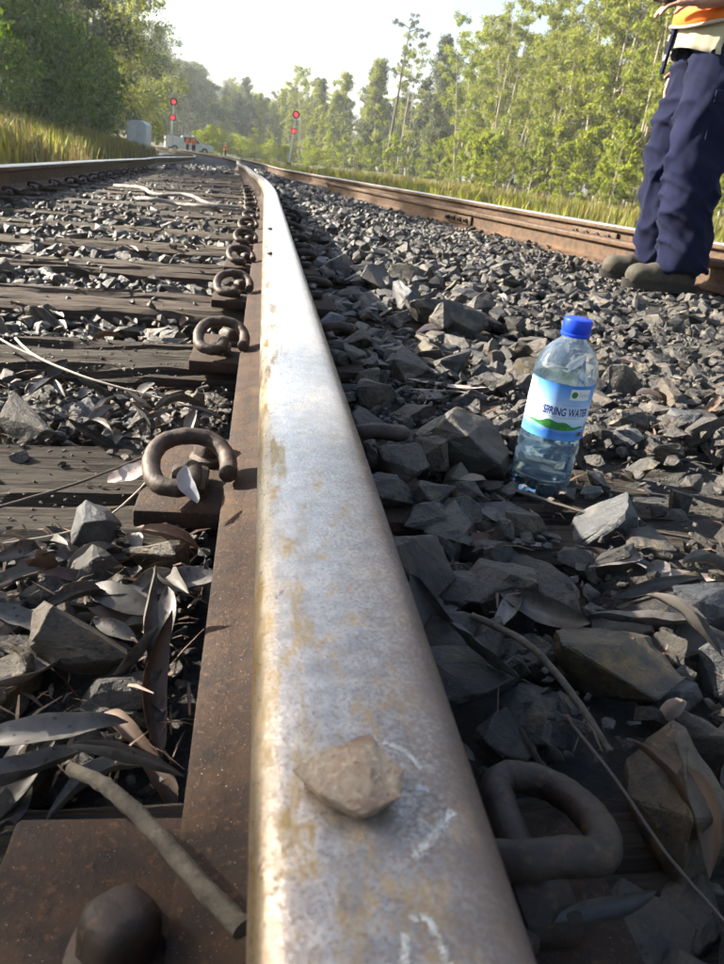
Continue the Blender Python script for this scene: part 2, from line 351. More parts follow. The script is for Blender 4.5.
# ------------------------------------------------------------------ rails
HEADP = [(-.034, -.031), (-.035, -.027), (-.035, -.014), (-.0338, -.0085), (-.0308, -.0048), (-.0255, -.0024), (-.014, -.0006), (0, 0),
         (.014, -.0006), (.0255, -.0024), (.0308, -.0048), (.0338, -.0085), (.035, -.014), (.035, -.027), (.034, -.031), (.010, -.0385), (-.010, -.0385)]
WEBP = [(-.0075, -.036), (.0075, -.036), (.0075, -.116), (-.0075, -.116)]
FOOTP = [(-.0635, -.1405), (-.0635, -.1315), (-.061, -.130), (-.045, -.1265), (-.020, -.119), (-.0078, -.106), (.0078, -.106), (.020, -.119), (.045, -.1265), (.061, -.130), (.0635, -.1315), (.0635, -.1405)]
def extrude(prof, path, name, smooth=35, off=0, cant=0):
    bm = bmesh.new(); rings = []
    P = [Vector(p) for p in path]
    for i, p in enumerate(P):
        t = P[min(i + 1, len(P) - 1)] - P[max(i - 1, 0)]; t.z = 0; t.normalize(); sx = Vector((t.y, -t.x, 0))
        base = p + sx * off + Vector((0, 0, cant))
        rings.append([bm.verts.new(base + sx * q[0] + Vector((0, 0, q[1]))) for q in prof])
    n = len(prof)
    for a, b in zip(rings, rings[1:]):
        for k in range(n): bm.faces.new((a[k], a[(k + 1) % n], b[(k + 1) % n], b[k]))
    bm.faces.new(rings[0][::-1]); bm.faces.new(rings[-1])
    return to_mesh(bm, name, smooth)
def dens(path, step=.25, ymax=12):
    out = []
    for a, b in zip(path, path[1:]):
        a, b = Vector(a), Vector(b); n = max(1, int((b - a).length / step)) if a.y < ymax else 1
        out += [a.lerp(b, k / n) for k in range(n)]
    return out + [Vector(path[-1])]
def make_rail(path, off, cant, label, mats):
    root = empty('rail', tuple(Vector(path[0]) + Vector((off, 0, cant - .141))))
    tag(root, label, 'rail')
    inv = Matrix.Translation(-root.location)
    for nm, pr, m in (('head', HEADP, mats[0]), ('web', WEBP, mats[1]), ('foot', FOOTP, mats[1])):
        me = extrude(pr, path, nm, 35, off, cant)
        if nm == 'head' and mats[0] is not M['steel_top']:
            me.materials.append(mats[1]); me.materials.append(mats[0])
            for p in me.polygons: p.material_index = 1 if p.normal.z > .55 else 0
        o = link(nm, me, mats[0] if nm == 'head' else m, root); o.matrix_parent_inverse = inv
    return root
def child_world(o, root):
    o.parent = root; o.matrix_parent_inverse = Matrix.Translation(-root.location)
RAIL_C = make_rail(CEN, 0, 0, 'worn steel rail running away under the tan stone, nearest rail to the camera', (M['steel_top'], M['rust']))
RAIL_L = make_rail([p for p in CEN], -1.505, -.045, 'rusty rail at the left in front of the grassy bank', (M['rail_far_top'], M['rail_side']))
RAIL_F = make_rail(FAR, 0, 0, 'bright topped brown rail running behind the boots at the right', (M['rail_far_top'], M['rail_side']))
RAIL_N = make_rail(NEA, 0, 0, 'lower rusty rail lying directly in front of the bright right-hand rail', (M['rail_side'], M['rail_side']))
def fishplate(root, path, y, dz=0, n=4):
    fx = path_fn(path); x, z = fx(y); x2, _ = fx(y + .5); ang = math.atan2(x - x2, .5)
    bm = bmesh.new(); box(bm, (0, 0, 0), (.018, .46, .062), .004)
    fp = link('fishplate', to_mesh(bm, 'fishplate', 30), M['rail_side']); fp.matrix_world = Matrix.Translation((x - .018, y, z - .076)) @ Matrix.Rotation(ang, 4, 'Z')
    fm = fp.matrix_world.copy(); child_world(fp, root); fp.matrix_basis = fm
    for k in range(n):
        bm = bmesh.new(); lathe(bm, [(.017, 0), (.017, .02), (.011, .021), (.011, .038)], 6)
        b = link('bolt', to_mesh(bm, 'bolt', 30), M['clip'], fp)
        b.matrix_basis = Matrix.Translation((-.009, -.165 + k * .11, 0)) @ Matrix.Rotation(R(-90), 4, 'Y')
fishplate(RAIL_F, FAR, 4.62)
fishplate(RAIL_N, NEA, 6.05)

def ribbon(pts, wd, z0, name, root, seed):
    """short hand-drawn chalk stroke lying on the rail head"""
    q = random.Random(seed); P = spline([(x, y, 0) for x, y in pts], 7); V = []; F = []
    def hz(x):                     # rail head camber
        u = abs(x - .035); return -.0024 * (u / .0255) ** 2 if u < .0255 else -.0024 - (u - .0255) * .45
    L = sum((b - a).length for a, b in zip(P, P[1:]))
    for _ in range(int(L * 26000)):
        k = q.uniform(0, len(P) - 1.001); i = int(k); p = P[i].lerp(P[i + 1], k - i); t = (P[i + 1] - P[i]).normalized(); sd_ = Vector((-t.y, t.x, 0))
        if mnoise.noise(p * 500) < -.25: continue
        c = p + sd_ * q.gauss(0, wd * .33); r = q.uniform(.00012, .0004); a = q.uniform(0, 6.28); z = hz(c.x) + z0
        b = len(V)
        V += [(c.x + r * math.cos(a + u), c.y + r * math.sin(a + u), z) for u in (0, 1.9, 3.7)] + [(c.x, c.y, z + r * .5)]
        F += [(b, b + 1, b + 3), (b + 1, b + 2, b + 3), (b + 2, b, b + 3)]
    o = link(name, np_mesh(name, V, F), M['chalk']); child_world(o, root); return o
for i, (st, wd) in enumerate([([(.040, .1795), (.0462, .1755), (.0503, .169)], .0013), ([(.043, .1612), (.0475, .1612), (.0505, .1608)], .0013),
                              ([(.0565, .1535), (.0525, .149), (.048, .1435), (.0415, .137)], .0018),
                              ([(.0348, .107), (.0352, .113), (.037, .1185), (.041, .1205), (.0432, .1165), (.0445, .107)], .0014)]):
    ribbon(st, wd * 1.25, .0001, 'chalk_mark', RAIL_C, i)

# ------------------------------------------------------------------ sleepers
def sleeper_mesh(seed, L=2.53, W=.25, H=.13, nx=150, ny=26):
    q = random.Random(seed); o1, o2 = q.uniform(0, 50), q.uniform(0, 50)
    V = []; F = []
    def surf(x, y, end):
        g = fbm(x * 2.2 + o1, y * 42 + o2, 0, 4); g2 = fbm(x * .9 + o2, y * 26 + o1, 3, 3); h = .006 * g + .004 * fbm(x * 9, y * 60, o1, 3)
        if g2 > .22: h -= min(.026, (g2 - .22) * .07)
        return h - .012 * end * (1 + fbm(x * 4, y * 8, o1))
    for i in range(nx + 1):
        x = (i / nx - .5) * L; e = max(0, (abs(x) - L * .5 + .18) / .18)
        for j in range(ny + 1):
            y = (j / ny - .5) * W; edge = max(0, abs(j / ny - .5) * 2 - .86) / .14
            jag = .014 * fbm(x * 5 + o1, j * .1, o2) * (1 if j in (0, ny) else 0)
            V.append((x + .02 * e * fbm(y * 40, o1, 0, 3), y + jag, surf(x, y, e) - .008 * edge * edge))
    n = ny + 1
    for i in range(nx):
        for j in range(ny): F.append((i * n + j, (i + 1) * n + j, (i + 1) * n + j + 1, i * n + j + 1))
    # skirt: sides and ends with grain relief
    loop = [i * n for i in range(nx + 1)] + [nx * n + j for j in range(1, n)] + [i * n + ny for i in range(nx - 1, -1, -1)] + [j for j in range(ny - 1, 0, -1)]
    prev = loop
    for k in range(1, 5):
        cur = []
        for m, idx in enumerate(loop):
            x, y, z = V[idx]; z2 = z - H * k / 4
            off = .006 * fbm(x * 3 + o1, z2 * 60 + y, o2, 3)
            sy = (1 if y > 0 else -1)
            V.append((x + (off if abs(abs(x) - L / 2) < .03 else 0), y + (off * sy if abs(abs(y) - W / 2) < .02 else 0), z2)); cur.append(len(V) - 1)
        for m in range(len(loop)):
            m2 = (m + 1) % len(loop); F.append((prev[m], cur[m], cur[m2], prev[m2]))
        prev = cur
    return np_mesh('timber_sleeper', V, [f for f in F], False)
SLP = [sleeper_mesh(s) for s in range(3)]
SLPF = [sleeper_mesh(10 + s, nx=50, ny=8) for s in range(2)]
ORD = ['nearest', 'second', 'third', 'fourth', 'fifth', 'sixth', 'seventh', 'eighth', 'ninth', 'tenth', 'eleventh', 'twelfth', 'thirteenth', 'fourteenth']
SY = [.205 + .545 * k for k in range(26)]
sl_objs = []
CROSS = {0: 'under the rusty plate at the bottom left corner', 1: 'dark cracked, holding the large coiled clip with a leaf in it', 2: 'with a splintered dark front edge', 3: 'broad flat-topped, pale in the sun', 4: 'thin pale strip behind the broad flat one'}
for k, y in enumerate(SY):
    cx, cz = cen_f(y); dx = cen_f(y + .3)[0] - cx
    o = link('timber_sleeper', (SLP[k % 3] if k < 8 else SLPF[k % 2]), M['timber'])
    o.material_slots[0].link = 'OBJECT'; o.material_slots[0].material = M['timber_dark'] if k < 3 else M['timber']
    o.location = (cx - .75, y, cz - .168 - CANT * .75); o.rotation_euler = (0, -math.atan(CANT), rnd.uniform(-.015, .015) - dx / .3 + (math.pi if k % 2 else 0))
    if k % 2: o.rotation_euler[1] = math.atan(CANT)
    if k < 14: lab = (CROSS.get(k, 'weathered grey') + f' timber sleeper, {ORD[k]} from the camera').replace('  ', ' ')
    else: lab = 'small far-off timber sleeper between the left rail and worn rail'
    if k in CROSS: lab = f'timber sleeper {CROSS[k]}'
    tag(o, lab, 'sleeper', 'timber sleepers under the left-hand track'); sl_objs.append(o)
for k in range(13):
    y = 2.2 + .62 * k; fx, fz = far_f(y); sl = (far_f(y + .5)[0] - fx) / .5
    o = link('timber_sleeper', SLPF[k % 2], M['timber']); a = math.atan2(-sl, 1)
    o.location = (fx + .62 * math.cos(a), y + .62 * math.sin(a), fz - .205); o.rotation_euler = (0, 0, a)
    tag(o, 'buried timber sleeper end under the bright right-hand rail', 'sleeper', 'sleepers under the right-hand rails')

# ------------------------------------------------------------------ baseplates, spikes and clips
def plate_mesh():
    bm = bmesh.new()
    box(bm, (0, 0, -.010), (.285, .20, .018), .003)
    return to_mesh(bm, 'plate', 30)
def shoulder_mesh():
    bm = bmesh.new()                        # cast housing that takes the centre leg of the clip
    box(bm, (0, .012, .004), (.030, .034, .018), .006); box(bm, (0.014, .004, .003), (.014, .06, .012), .005)
    return to_mesh(bm, 'shoulder', 40)
def spike_mesh():
    bm = bmesh.new()
    lathe(bm, [(.021, 0), (.021, .005), (.0165, .008), (.0160, .012), (.0157, .018), (.0145, .0225), (.0115, .026), (.007, .0278), (.002, .028)], 24)
    for v in bm.verts:
        a = math.atan2(v.co.y, v.co.x)
        if v.co.z > .007: v.co.x *= 1 + .055 * math.cos(4 * a + .7); v.co.y *= 1 + .055 * math.cos(4 * a + .7)
        v.co += Vector((1, .6, .3)) * mnoise.fractal(v.co * 120, 1, 2, 4) * .0012
    return to_mesh(bm, 'screw_spike', 35)
def clip_mesh():
    bm = bmesh.new()
    pts = [(.038, -.016, .013), (.039, .000, .0135), (.0365, .022, .022), (.022, .0375, .033), (-.002, .0395, .037), (-.024, .035, .033), (-.0345, .014, .026), (-.035, -.012, .017), (-.027, -.033, .009), (-.010, -.040, .007), (.001, -.033, .007), (.003, -.016, .007), (.003, .010, .007), (.003, .026, .006)]
    S = spline(pts, 7); N = len(S)
    rr = [.0090 * (1 + .05 * math.sin(i_ * 1.7) * math.sin(i_ * .61)) for i_ in range(N)]; rr[0] = .0075; rr[-1] = .009
    tube(bm, S, rr, 14)
    return to_mesh(bm, 'rail_clip', 50)
PLM, SHM, SPM, CLM = plate_mesh(), shoulder_mesh(), spike_mesh(), clip_mesh()
def seat(cx, y, top, rz, near, klabel, clab, side_only=None, offy=0, tilt=0):
    root = empty('rail_plate', (cx, y + offy, top), (0, tilt, rz)); tag(root, klabel, 'plate', 'rail plates on the sleepers')
    link('plate', PLM, M['rust'], root)
    for sg in (-1, 1):
        s = link('shoulder', SHM, M['clip'], root, (sg * .100, sg * .05, .004), (0, 0, math.pi if sg > 0 else 0))
    if near:
        for (sx, sy) in ((-.082, .028),): link('screw_spike', SPM, M['clip'], root, (sx, sy, 0))
    for sg in (-1, 1):
        if side_only and sg != side_only: continue
        c = link('rail_clip', CLM, M['clip'])
        loc = Matrix.Rotation(rz, 3, 'Z') @ Vector((sg * .096, sg * .058 + (.01 if sg > 0 else 0), .011))
        c.location = Vector((cx, y + offy, top)) + loc; c.rotation_euler = (rnd.uniform(-.10, .06), rnd.uniform(-.08, .08), rz + rnd.uniform(-.14, .14) + (math.pi if sg > 0 else 0)); c.scale = (rnd.uniform(.92, 1.0),) * 3
        tag(c, clab[0 if sg < 0 else 1], 'rail clip', 'coiled spring clips holding the rails')
side = ('left', 'right')
for k, y in enumerate(SY[:14]):
    cx, cz = cen_f(y); dx = (cen_f(y + .3)[0] - cx) / .3
    if k < 9:
        lab = f'rusty plate under the worn rail, {ORD[k]} from the camera'
        cl = [f'dark coiled clip on the {s} foot of the worn rail, {ORD[k]} from the camera' for s in side]
    else:
        lab = 'tiny far-off rusty plate under the worn rail'; cl = ['tiny far-off coiled clip beside the worn rail'] * 2
    seat(cx, y, cz - .1415, -dx, k < 8, lab, cl, offy=-.02)
for k in range(6, 22):
    y = SY[k]; cx, cz = cen_f(y); dx = (cen_f(y + .3)[0] - cx) / .3
    seat(cx - 1.505, y, cz - .045 - .1415, -dx, False, 'rusty plate under the left rusty rail', ['dark coiled clip at the foot of the left rusty rail'] * 2, side_only=1)

# ------------------------------------------------------------------ stones
def hull_mesh(seed, npts, flat=.7, detail=False, name='ballast_stone'):
    q = random.Random(seed); bm = bmesh.new()
    a, b = q.uniform(.75, 1.1), q.uniform(.5, .95)
    for _ in range(npts):
        v = Vector((q.gauss(0, 1), q.gauss(0, 1), q.gauss(0, 1))).normalized() * q.uniform(.82, 1.0)
        # squarish rather than round
        m = max(abs(v.x), abs(v.y), abs(v.z)); v = v.lerp(v / m * .82, .55)
        bm.verts.new((v.x * a * .55, v.y * b * .55, v.z * flat * .5))
    r = bmesh.ops.convex_hull(bm, input=bm.verts)
    bmesh.ops.delete(bm, geom=[g for g in set(r['geom_interior'] + r['geom_unused']) if isinstance(g, bmesh.types.BMVert)], context='VERTS')
    if detail:
        bmesh.ops.dissolve_limit(bm, angle_limit=R(14), verts=bm.verts, edges=bm.edges)
        bmesh.ops.bevel(bm, geom=list(bm.edges), offset=.012, segments=1, affect='EDGES')
        bmesh.ops.triangulate(bm, faces=bm.faces)
        bmesh.ops.subdivide_edges(bm, edges=[e for e in bm.edges if e.calc_length() > .10], cuts=3, use_grid_fill=True)
        bmesh.ops.triangulate(bm, faces=bm.faces)
        o = Vector((q.uniform(0, 99), q.uniform(0, 99), 0))
        for v in bm.verts:
            d = mnoise.fractal(v.co * 3.2 + o, 1, 2, 4) * .035 + mnoise.fractal(v.co * 10 + o, 1, 2, 3) * .016
            v.co += v.co.normalized() * d
        return to_mesh(bm, name, 13)
    bmesh.ops.triangulate(bm, faces=bm.faces)
    return to_mesh(bm, name, 18)
HERO = [hull_mesh(100 + i, 16, rnd.uniform(.55, .85), True) for i in range(16)]
LOW = [hull_mesh(200 + i, 13 + i % 4, rnd.uniform(.32, .8)) for i in range(30)]
def low_arrays(me):
    V = np.empty(len(me.vertices) * 3, np.float32); me.vertices.foreach_get('co', V)
    F = np.empty(len(me.polygons) * 3, np.int32); me.polygons.foreach_get('vertices', F)
    return V.reshape(-1, 3), F.reshape(-1, 3)
LA = [low_arrays(m) for m in LOW]
stones = []     # (pos, euler, size)
BOT = Vector((.331, .778, -.163))
def blocked(x, y, s):
    cx, _ = cen_f(max(0, y)); d = x - cx
    if abs(d) < .066 + s * .42: return True
    if abs(d + 1.505) < .07 + s * .4: return True
    k = round((y - SY[0]) / .545)
    dy = abs(y - SY[min(max(k, 0), 25)])
    on = dy < .123 + s * .3
    if on and (-.15 - s * .5 < d < 0 or 0 < d < (.19 if k < 1 else .10) + s * .45): return True
    if on and d < .56 and d > -2.1: return 'sleeper'
    if (x - BOT.x) ** 2 + (y - BOT.y) ** 2 < (.036 + s * .55) ** 2: return True
    if 1.30 < x < 2.05 and 2.80 < y < 3.75: return 'boot'
    return False
def scatter(x0, x1, y0, y1, size, cell, lift=0, relx=True, p_on=.05):
    nxx, nyy = int((x1 - x0) / cell), int((y1 - y0) / cell)
    for i in range(nxx):
        for j in range(nyy):
            y = y0 + (j + rnd.random()) * cell; x = x0 + (i + rnd.random()) * cell
            if relx: x += cen_f(max(0, y))[0] - .035
            s = size * rnd.lognormvariate(0, .28)
            b = blocked(x, y, s)
            if b is True: continue
            z = ballast_z(x, y) + lift + rnd.uniform(-.012, .014)
            if b == 'boot': s *= .62; z = min(z, -.205)
            if b == 'sleeper':
                if x < .10:
                    if rnd.random() > p_on + (.06 if y > 2 else 0): continue
                    s *= .5
                elif .5 < y < 1.0 and x > .27:
                    if rnd.random() > .30: continue
                    s *= .5
                elif y < 1.6:
                    if rnd.random() > .9: continue
                    s *= .9
                z = track_z(x, y) - .168 + s * .2
            cx = cen_f(max(0, y))[0]
            fx = far_f(max(0, y))[0]
            if y < 10 and x > fx - .16 * 1.2 and x < fx + .1: continue
            stones.append((x, y, z, s))
scatter(-1.7, 2.6, -.35, 3.2, .062, .046)
scatter(-1.7, 2.6, .1, 3.2, .047, .043, .016)
scatter(-1.0, 1.3, .1, 2.2, .020, .030, .020, p_on=.10)
scatter(-.5, .7, .2, 1.5, .010, .015, .018, p_on=.34)
scatter(-2.2, 3.4, 3.2, 6.5, .058, .053, .002)
scatter(-2.2, 3.2, 3.2, 6.5, .043, .056, .02)
scatter(-2.3, 2.6, 6.5, 12, .06, .07, .008)
scatter(-2.4, 2.2, 12, 24, .09, .13, .008)
# stones one can pick out close by: x, y, length, kind, z lift
NEARS = [(.254, .411, .096, 'ochre', .014, 6), (.236, .285, .088, 'ochre', .018, 11), (.345, .412, .06, 'blue', .01, 1), (.345, .655, .10, 'blue', .0, 2), (.255, .575, .085, 'stone', .0, 4),
         (.209, .530, .085, 'brown', .01, 6), (.168, .520, .062, 'brown', .012, 7), (.136, .535, .085, 'brown', .02, 8), (.142, .395, .085, 'stone', .025, 9), (.344, .507, .062, 'stone', .01, 10),
         (.385, .500, .062, 'blue', .014, 11), (.35, .452, .055, 'brown', .01, 12), (.303, .488, .06, 'stone', .006, 13), (.285, .338, .07, 'stone', .005, 14), (.290, .302, .045, 'blue', .02, 15),
         (-.134, .598, .066, 'blue', .035, 0), (-.076, .572, .075, 'ochre', .016, 1), (-.105, .445, .09, 'brown', .03, 2), (-.150, .405, .045, 'ochre', .03, 3), (-.158, .473, .05, 'stone', .008, 4),
         (.185, .222, .06, 'brown', .0, 6), (.163, .352, .05, 'stone', .01, 7), (.259, .503, .055, 'stone', .004, 8), (.388, .61, .06, 'stone', .01, 9), (.262, .865, .08, 'stone', .0, 10), (.262, 1.238, .10, 'stone', .01, 11),
         (.19, 1.105, .085, 'brown', .012, 12), (.47, .60, .06, 'stone', .012, 5), (.44, .52, .055, 'brown', .01, 1), (.21, .68, .07, 'stone', .005, 13), (.16, .64, .06, 'brown', .014, 14), (.26, .70, .055, 'blue', .0, 15),
         (.155, .945, .075, 'stone', .01, 2), (.225, 1.00, .07, 'brown', .008, 5), (-.19, .52, .05, 'blue', .01, 7), (-.21, .56, .055, 'stone', .01, 9), (.175, .455, .06, 'brown', .004, 11), (.21, .455, .05, 'stone', .0, 3), (.205, .185, .06, 'brown', .012, 9), (.245, .20, .055, 'stone', .012, 4), (.150, .150, .045, 'stone', .016, 13), (.168, .195, .04, 'brown', .014, 5), (.135, .185, .035, 'stone', .016, 12), (.218, .232, .05, 'brown', .008, 10), (.30, .26, .06, 'stone', .01, 8), (.33, .30, .055, 'brown', .01, 2), (.128, .665, .055, 'stone', .050, 6), (.152, .715, .06, 'brown', .052, 1), (.130, .765, .045, 'stone', .052, 15), (.178, .675, .055, 'stone', .035, 0), (.19, .765, .06, 'brown', .036, 12), (.165, .635, .05, 'stone', .03, 3), (.13, 1.215, .05, 'stone', .052, 3), (.16, 1.25, .06, 'brown', .048, 9), (.135, 1.30, .05, 'stone', .05, 7), (.19, 1.22, .055, 'stone', .035, 14)]
KIND = {'ochre': 'stone_ochre', 'blue': 'stone_blue', 'brown': 'stone_brown', 'stone': 'stone'}
heroes = []
for x, y, s, kind, dz, v in NEARS:
    heroes.append((x, y, ballast_z(x, y) + dz + s * .16, s * 1.06, kind, v, (rnd.uniform(-.35, .35), rnd.uniform(-.35, .35), rnd.uniform(0, 6.28))))
# drop scattered stones that a picked-out one replaces
HP = np.array([(h[0], h[1], h[3]) for h in heroes])
stones = [s for s in stones if not np.any((HP[:, 0] - s[0]) ** 2 + (HP[:, 1] - s[1]) ** 2 < (HP[:, 2] * .42) ** 2)]
def view_px(x, y, z):
    q = CROT.transposed() @ (Vector((x, y, z)) - CPOS)
    q = CROT.inverted() @ (Vector((x, y, z)) - CPOS)
    if q.z > -.05: return None
    return PW / 2 - FPX * q.x / q.z, PH / 2 + FPX * q.y / q.z, -q.z
score = []
for i, s in enumerate(stones):
    p = view_px(*s[:3])
    sc = 0
    if p and -20 < p[0] < PW + 20 and 0 < p[1] < PH + 20: sc = s[3] / p[2] * (1.3 if s[2] > ballast_z(s[0], s[1]) else 1)
    score.append(sc)
order = sorted(range(len(stones)), key=lambda i: -score[i])
pick = set(order[:300 - len(heroes)])
for i in sorted(pick):
    x, y, z, s = stones[i]
    heroes.append((x, y, z, s, rnd.choice(['stone'] * 7 + ['blue', 'brown', 'brown', 'ochre']), rnd.randrange(16), (rnd.uniform(-.6, .6), rnd.uniform(-.6, .6), rnd.uniform(0, 6.28))))
for m in HERO: m.materials.append(M['stone'])
for x, y, z, s, kind, v, rot in heroes:
    o = link('ballast_stone', HERO[v], None, BALLAST, (x, y, z), rot); o.scale = (s * rnd.uniform(.95, 1.15), s * rnd.uniform(.8, 1.05), s * rnd.uniform(.8, 1.1))
    o.material_slots[0].link = 'OBJECT'; o.material_slots[0].material = M[KIND[kind]]
def join_stones(lst, name, parent, material, rot_amp=.7):
    VV, FF, off = [], [], 0
    for x, y, z, s in lst:
        V, F = LA[rnd.randrange(30)]
        e = np.array(Euler((rnd.uniform(-rot_amp, rot_amp), rnd.uniform(-rot_amp, rot_amp), rnd.uniform(0, 6.28))).to_matrix())
        sc = np.array((s * rnd.uniform(.9, 1.25), s * rnd.uniform(.75, 1.1), s * rnd.uniform(.75, 1.15)))
        VV.append((V * sc) @ e.T + (x, y, z)); FF.append(F + off); off += len(V)
    me = np_mesh(name, np.concatenate(VV), np.concatenate(FF), False)
    return tag(link(name, me, material, parent), kind='stuff')
join_stones([s for i, s in enumerate(stones) if i not in pick], 'loose_stones', BALLAST, M['stone_bulk'])
print('stones', len(stones))

# tan stone and pebbles standing on the rail
def rail_stone():
    top = [(.0105, .165), (.019, .1695), (.027, .1715), (.034, .174), (.0425, .161), (.0395, .1515), (.029, .146), (.018, .1535)]
    bm = bmesh.new(); cx, cy = .026, .160
    zt = [.0045, .0065, .0085, .0095, .0075, .007, .0065, .0065]
    for (x, y), z in zip(top, zt):
        bm.verts.new((x - cx, y - cy, z)); bm.verts.new(((x - cx) * .82 + .0005, (y - cy) * .78 + .001, .0002))
    bm.verts.new((.001, .002, .0092)); bm.verts.new((.006, -.004, .0088))
    bmesh.ops.convex_hull(bm, input=bm.verts)
    bmesh.ops.bevel(bm, geom=list(bm.edges), offset=.0004, segments=1, affect='EDGES')
    bmesh.ops.triangulate(bm, faces=bm.faces)
    for _ in range(2): bmesh.ops.subdivide_edges(bm, edges=[e for e in bm.edges if e.calc_length() > .0025], cuts=1, use_grid_fill=True); bmesh.ops.triangulate(bm, faces=bm.faces)
    for v in bm.verts:
        if v.co.z > .001: v.co += v.co.normalized() * (mnoise.fractal(v.co * 180, 1, 2, 4) * .0007 + mnoise.fractal(v.co * 600, 1, 2, 3) * .0003)
    o = link('loose_stone', to_mesh(bm, 'loose_stone', 22), M['stone_tan'], None, (cx, cy, -.0012)); return o
tag(rail_stone(), 'grey-tan wedge-shaped stone lying on top of the worn rail', 'stone')
for (x, y, s, lab) in ((.012, 1.42, .011, 'small dark pebble on the worn rail, nearer of two'), (.016, 1.93, .012, 'small dark pebble on the worn rail, farther of two')):
    o = link('pebble', HERO[3], None, None, (x, y, .002)); o.scale = (s, s, s); o.material_slots[0].link = 'OBJECT'; o.material_slots[0].material = M['stone_brown']; tag(o, lab, 'pebble')

# ------------------------------------------------------------------ leaves and sticks
def leaf_mesh(seed, L, W, curl, bend, twist, fold=.25, n=12, m=4):
    q = random.Random(seed); V = []; F = []
    side = q.uniform(-.25, .25)
    th = 0; px, pz = 0, 0
    for i in range(n + 1):
        t = i / n; wd = W * (math.sin(math.pi * min(1, t * .93 + .05)) ** .8) * (1 - .25 * t)
        if i in (0, n): wd *= .25
        if i: th = bend * (t - .5) * 2 * (.6 + .4 * math.sin(t * 5 + seed)); px += L / n * math.cos(th); pz += L / n * math.sin(th)
        tw = twist * (t - .5); sx = side * L * math.sin(math.pi * t) * .6
        for j in range(m + 1):
            u = (j / m - .5) * 2; a = u * curl
            if abs(curl) > .01: yy = math.sin(a) / curl * wd * .5; zz = (1 - math.cos(a)) / curl * wd * .5 + fold * abs(u) * wd * .3
            else: yy = u * wd * .5; zz = fold * abs(u) * wd * .3
            zz += .03 * wd * math.sin(t * 19 + u * 3 + seed)
            V.append((px - L * .5, sx + yy * math.cos(tw) - zz * math.sin(tw), pz + yy * math.sin(tw) + zz * math.cos(tw)))
    for i in range(n):
        for j in range(m): F.append((i * (m + 1) + j, (i + 1) * (m + 1) + j, (i + 1) * (m + 1) + j + 1, i * (m + 1) + j + 1))
    # real thickness
    k = len(V); Vb = [(a, b, c - .0004) for a, b, c in V]; Fb = [f[::-1] for f in F]; Fb = [tuple(i + k for i in f) for f in Fb]
    return np_mesh('fallen_leaf', V + Vb, F + Fb, True)
def leaf(loc, rot, mt, label, L=.08, W=.02, curl=.8, bend=.4, twist=.5, seed=None, group=None, me=None):
    o = link('fallen_leaf', me or leaf_mesh(seed if seed is not None else rnd.randrange(999), L, W, curl, bend, twist), None, None, loc, rot)
    if not o.data.materials: o.data.materials.append(mt)
    o.material_slots[0].link = 'OBJECT'; o.material_slots[0].material = mt
    tag(o, label, 'leaf', group); return o
G1 = 'dead gum leaves heaped left of the worn rail'
leaf((-.128, .742, -.152), (.15, -.25, .75), M['leaf_pale'], 'pale pinkish flat leaf on the dark cracked sleeper', .052, .030, .3, .1, .1, 1)
leaf((-.054, .612, -.106), (.15, -.4, 1.9), M['leaf_silver'], 'silver-grey leaf caught in the large coiled clip', .045, .019, .4, .1, .2, 2)
leaf((-.064, .556, -.130), (.2, .1, -.1), M['leaf_brown'], 'arched purple-brown leaf below the large coiled clip', .055, .022, 1.6, -1.0, .2, 3)
leaf((-.155, .602, -.168), (.3, -.1, .9), M['leaf_grey'], 'broad lilac-grey leaf lying at the left edge below the cracked sleeper', .09, .028, .5, .2, .3, 4)
leaf((-.060, .432, -.130), (.5, -.85, 1.9), M['leaf_grey'], 'upright curling grey leaf with hooked tip beside the rail foot', .085, .018, 1.2, .9, 1.2, 5)
leaf((-.050, .405, -.152), (.6, -.5, 1.6), M['leaf_brown'], 'long brown-edged leaf standing against the rail foot', .10, .022, .9, .3, .8, 6)
leaf((-.135, .415, -.145), (-.3, .2, 1.2), M['leaf_grey'], 'wide pale-grey leaf draped over the brown stone at left', .085, .026, .7, .6, .4, 7)
leaf((-.105, .348, -.148), (.2, -.1, .15), M['leaf_grey'], 'grey leaf arched over the upper end of the thick stick', .085, .026, 1.1, -.7, .2, 8)
leaf((-.120, .325, -.155), (-.3, .0, .5), M['leaf_grey'], 'folded silver leaf just above the rusty corner plate', .08, .03, 1.3, .3, .5, 9)
leaf((-.062, .318, -.140), (.1, .1, -.25), M['leaf_grey'], 'rolled tube-like leaf with an open end right of the stick', .065, .026, 2.6, .1, .1, 10)
leaf((.160, .214, -.126), (.2, .05, .25), M['leaf_grey'], 'grey spotted leaf curled under the nearest right-hand clip', .056, .017, 1.5, .6, .7, 11)
leaf((.265, .352, -.135), (.4, 1.0, 1.3), M['leaf_pale'], 'pale spotted leaf standing upright behind the big ochre slab', .055, .017, 1.2, .2, .3, 12)
leaf((.255, .632, -.155), (.1, -.1, -.5), M['leaf_pale'], 'pink narrow leaf in front of the bottle', .075, .014, .8, .25, .3, 13)
leaf((.398, .575, -.150), (.05, .05, -.1), M['leaf_pale'], 'pale pink leaf lying on stones at the right edge', .10, .022, .5, .3, .2, 14)
leaf((.225, .615, -.158), (.2, .0, .1), M['leaf_brown'], 'dark red-brown leaf between stones in front of the bottle', .06, .024, .6, .2, .3, 15)
leaf((.31, 1.17, -.150), (.1, 0, -.3), M['leaf_pale'], 'long pinkish strip of leaf behind the bottle beside the rail', .13, .018, .4, .2, .2, 16)
leaf((.30, 1.13, -.152), (.1, 0, -.05), M['leaf_pale'], 'narrow white leaf lying across the pinkish strip', .12, .012, .6, .2, .2, 17)
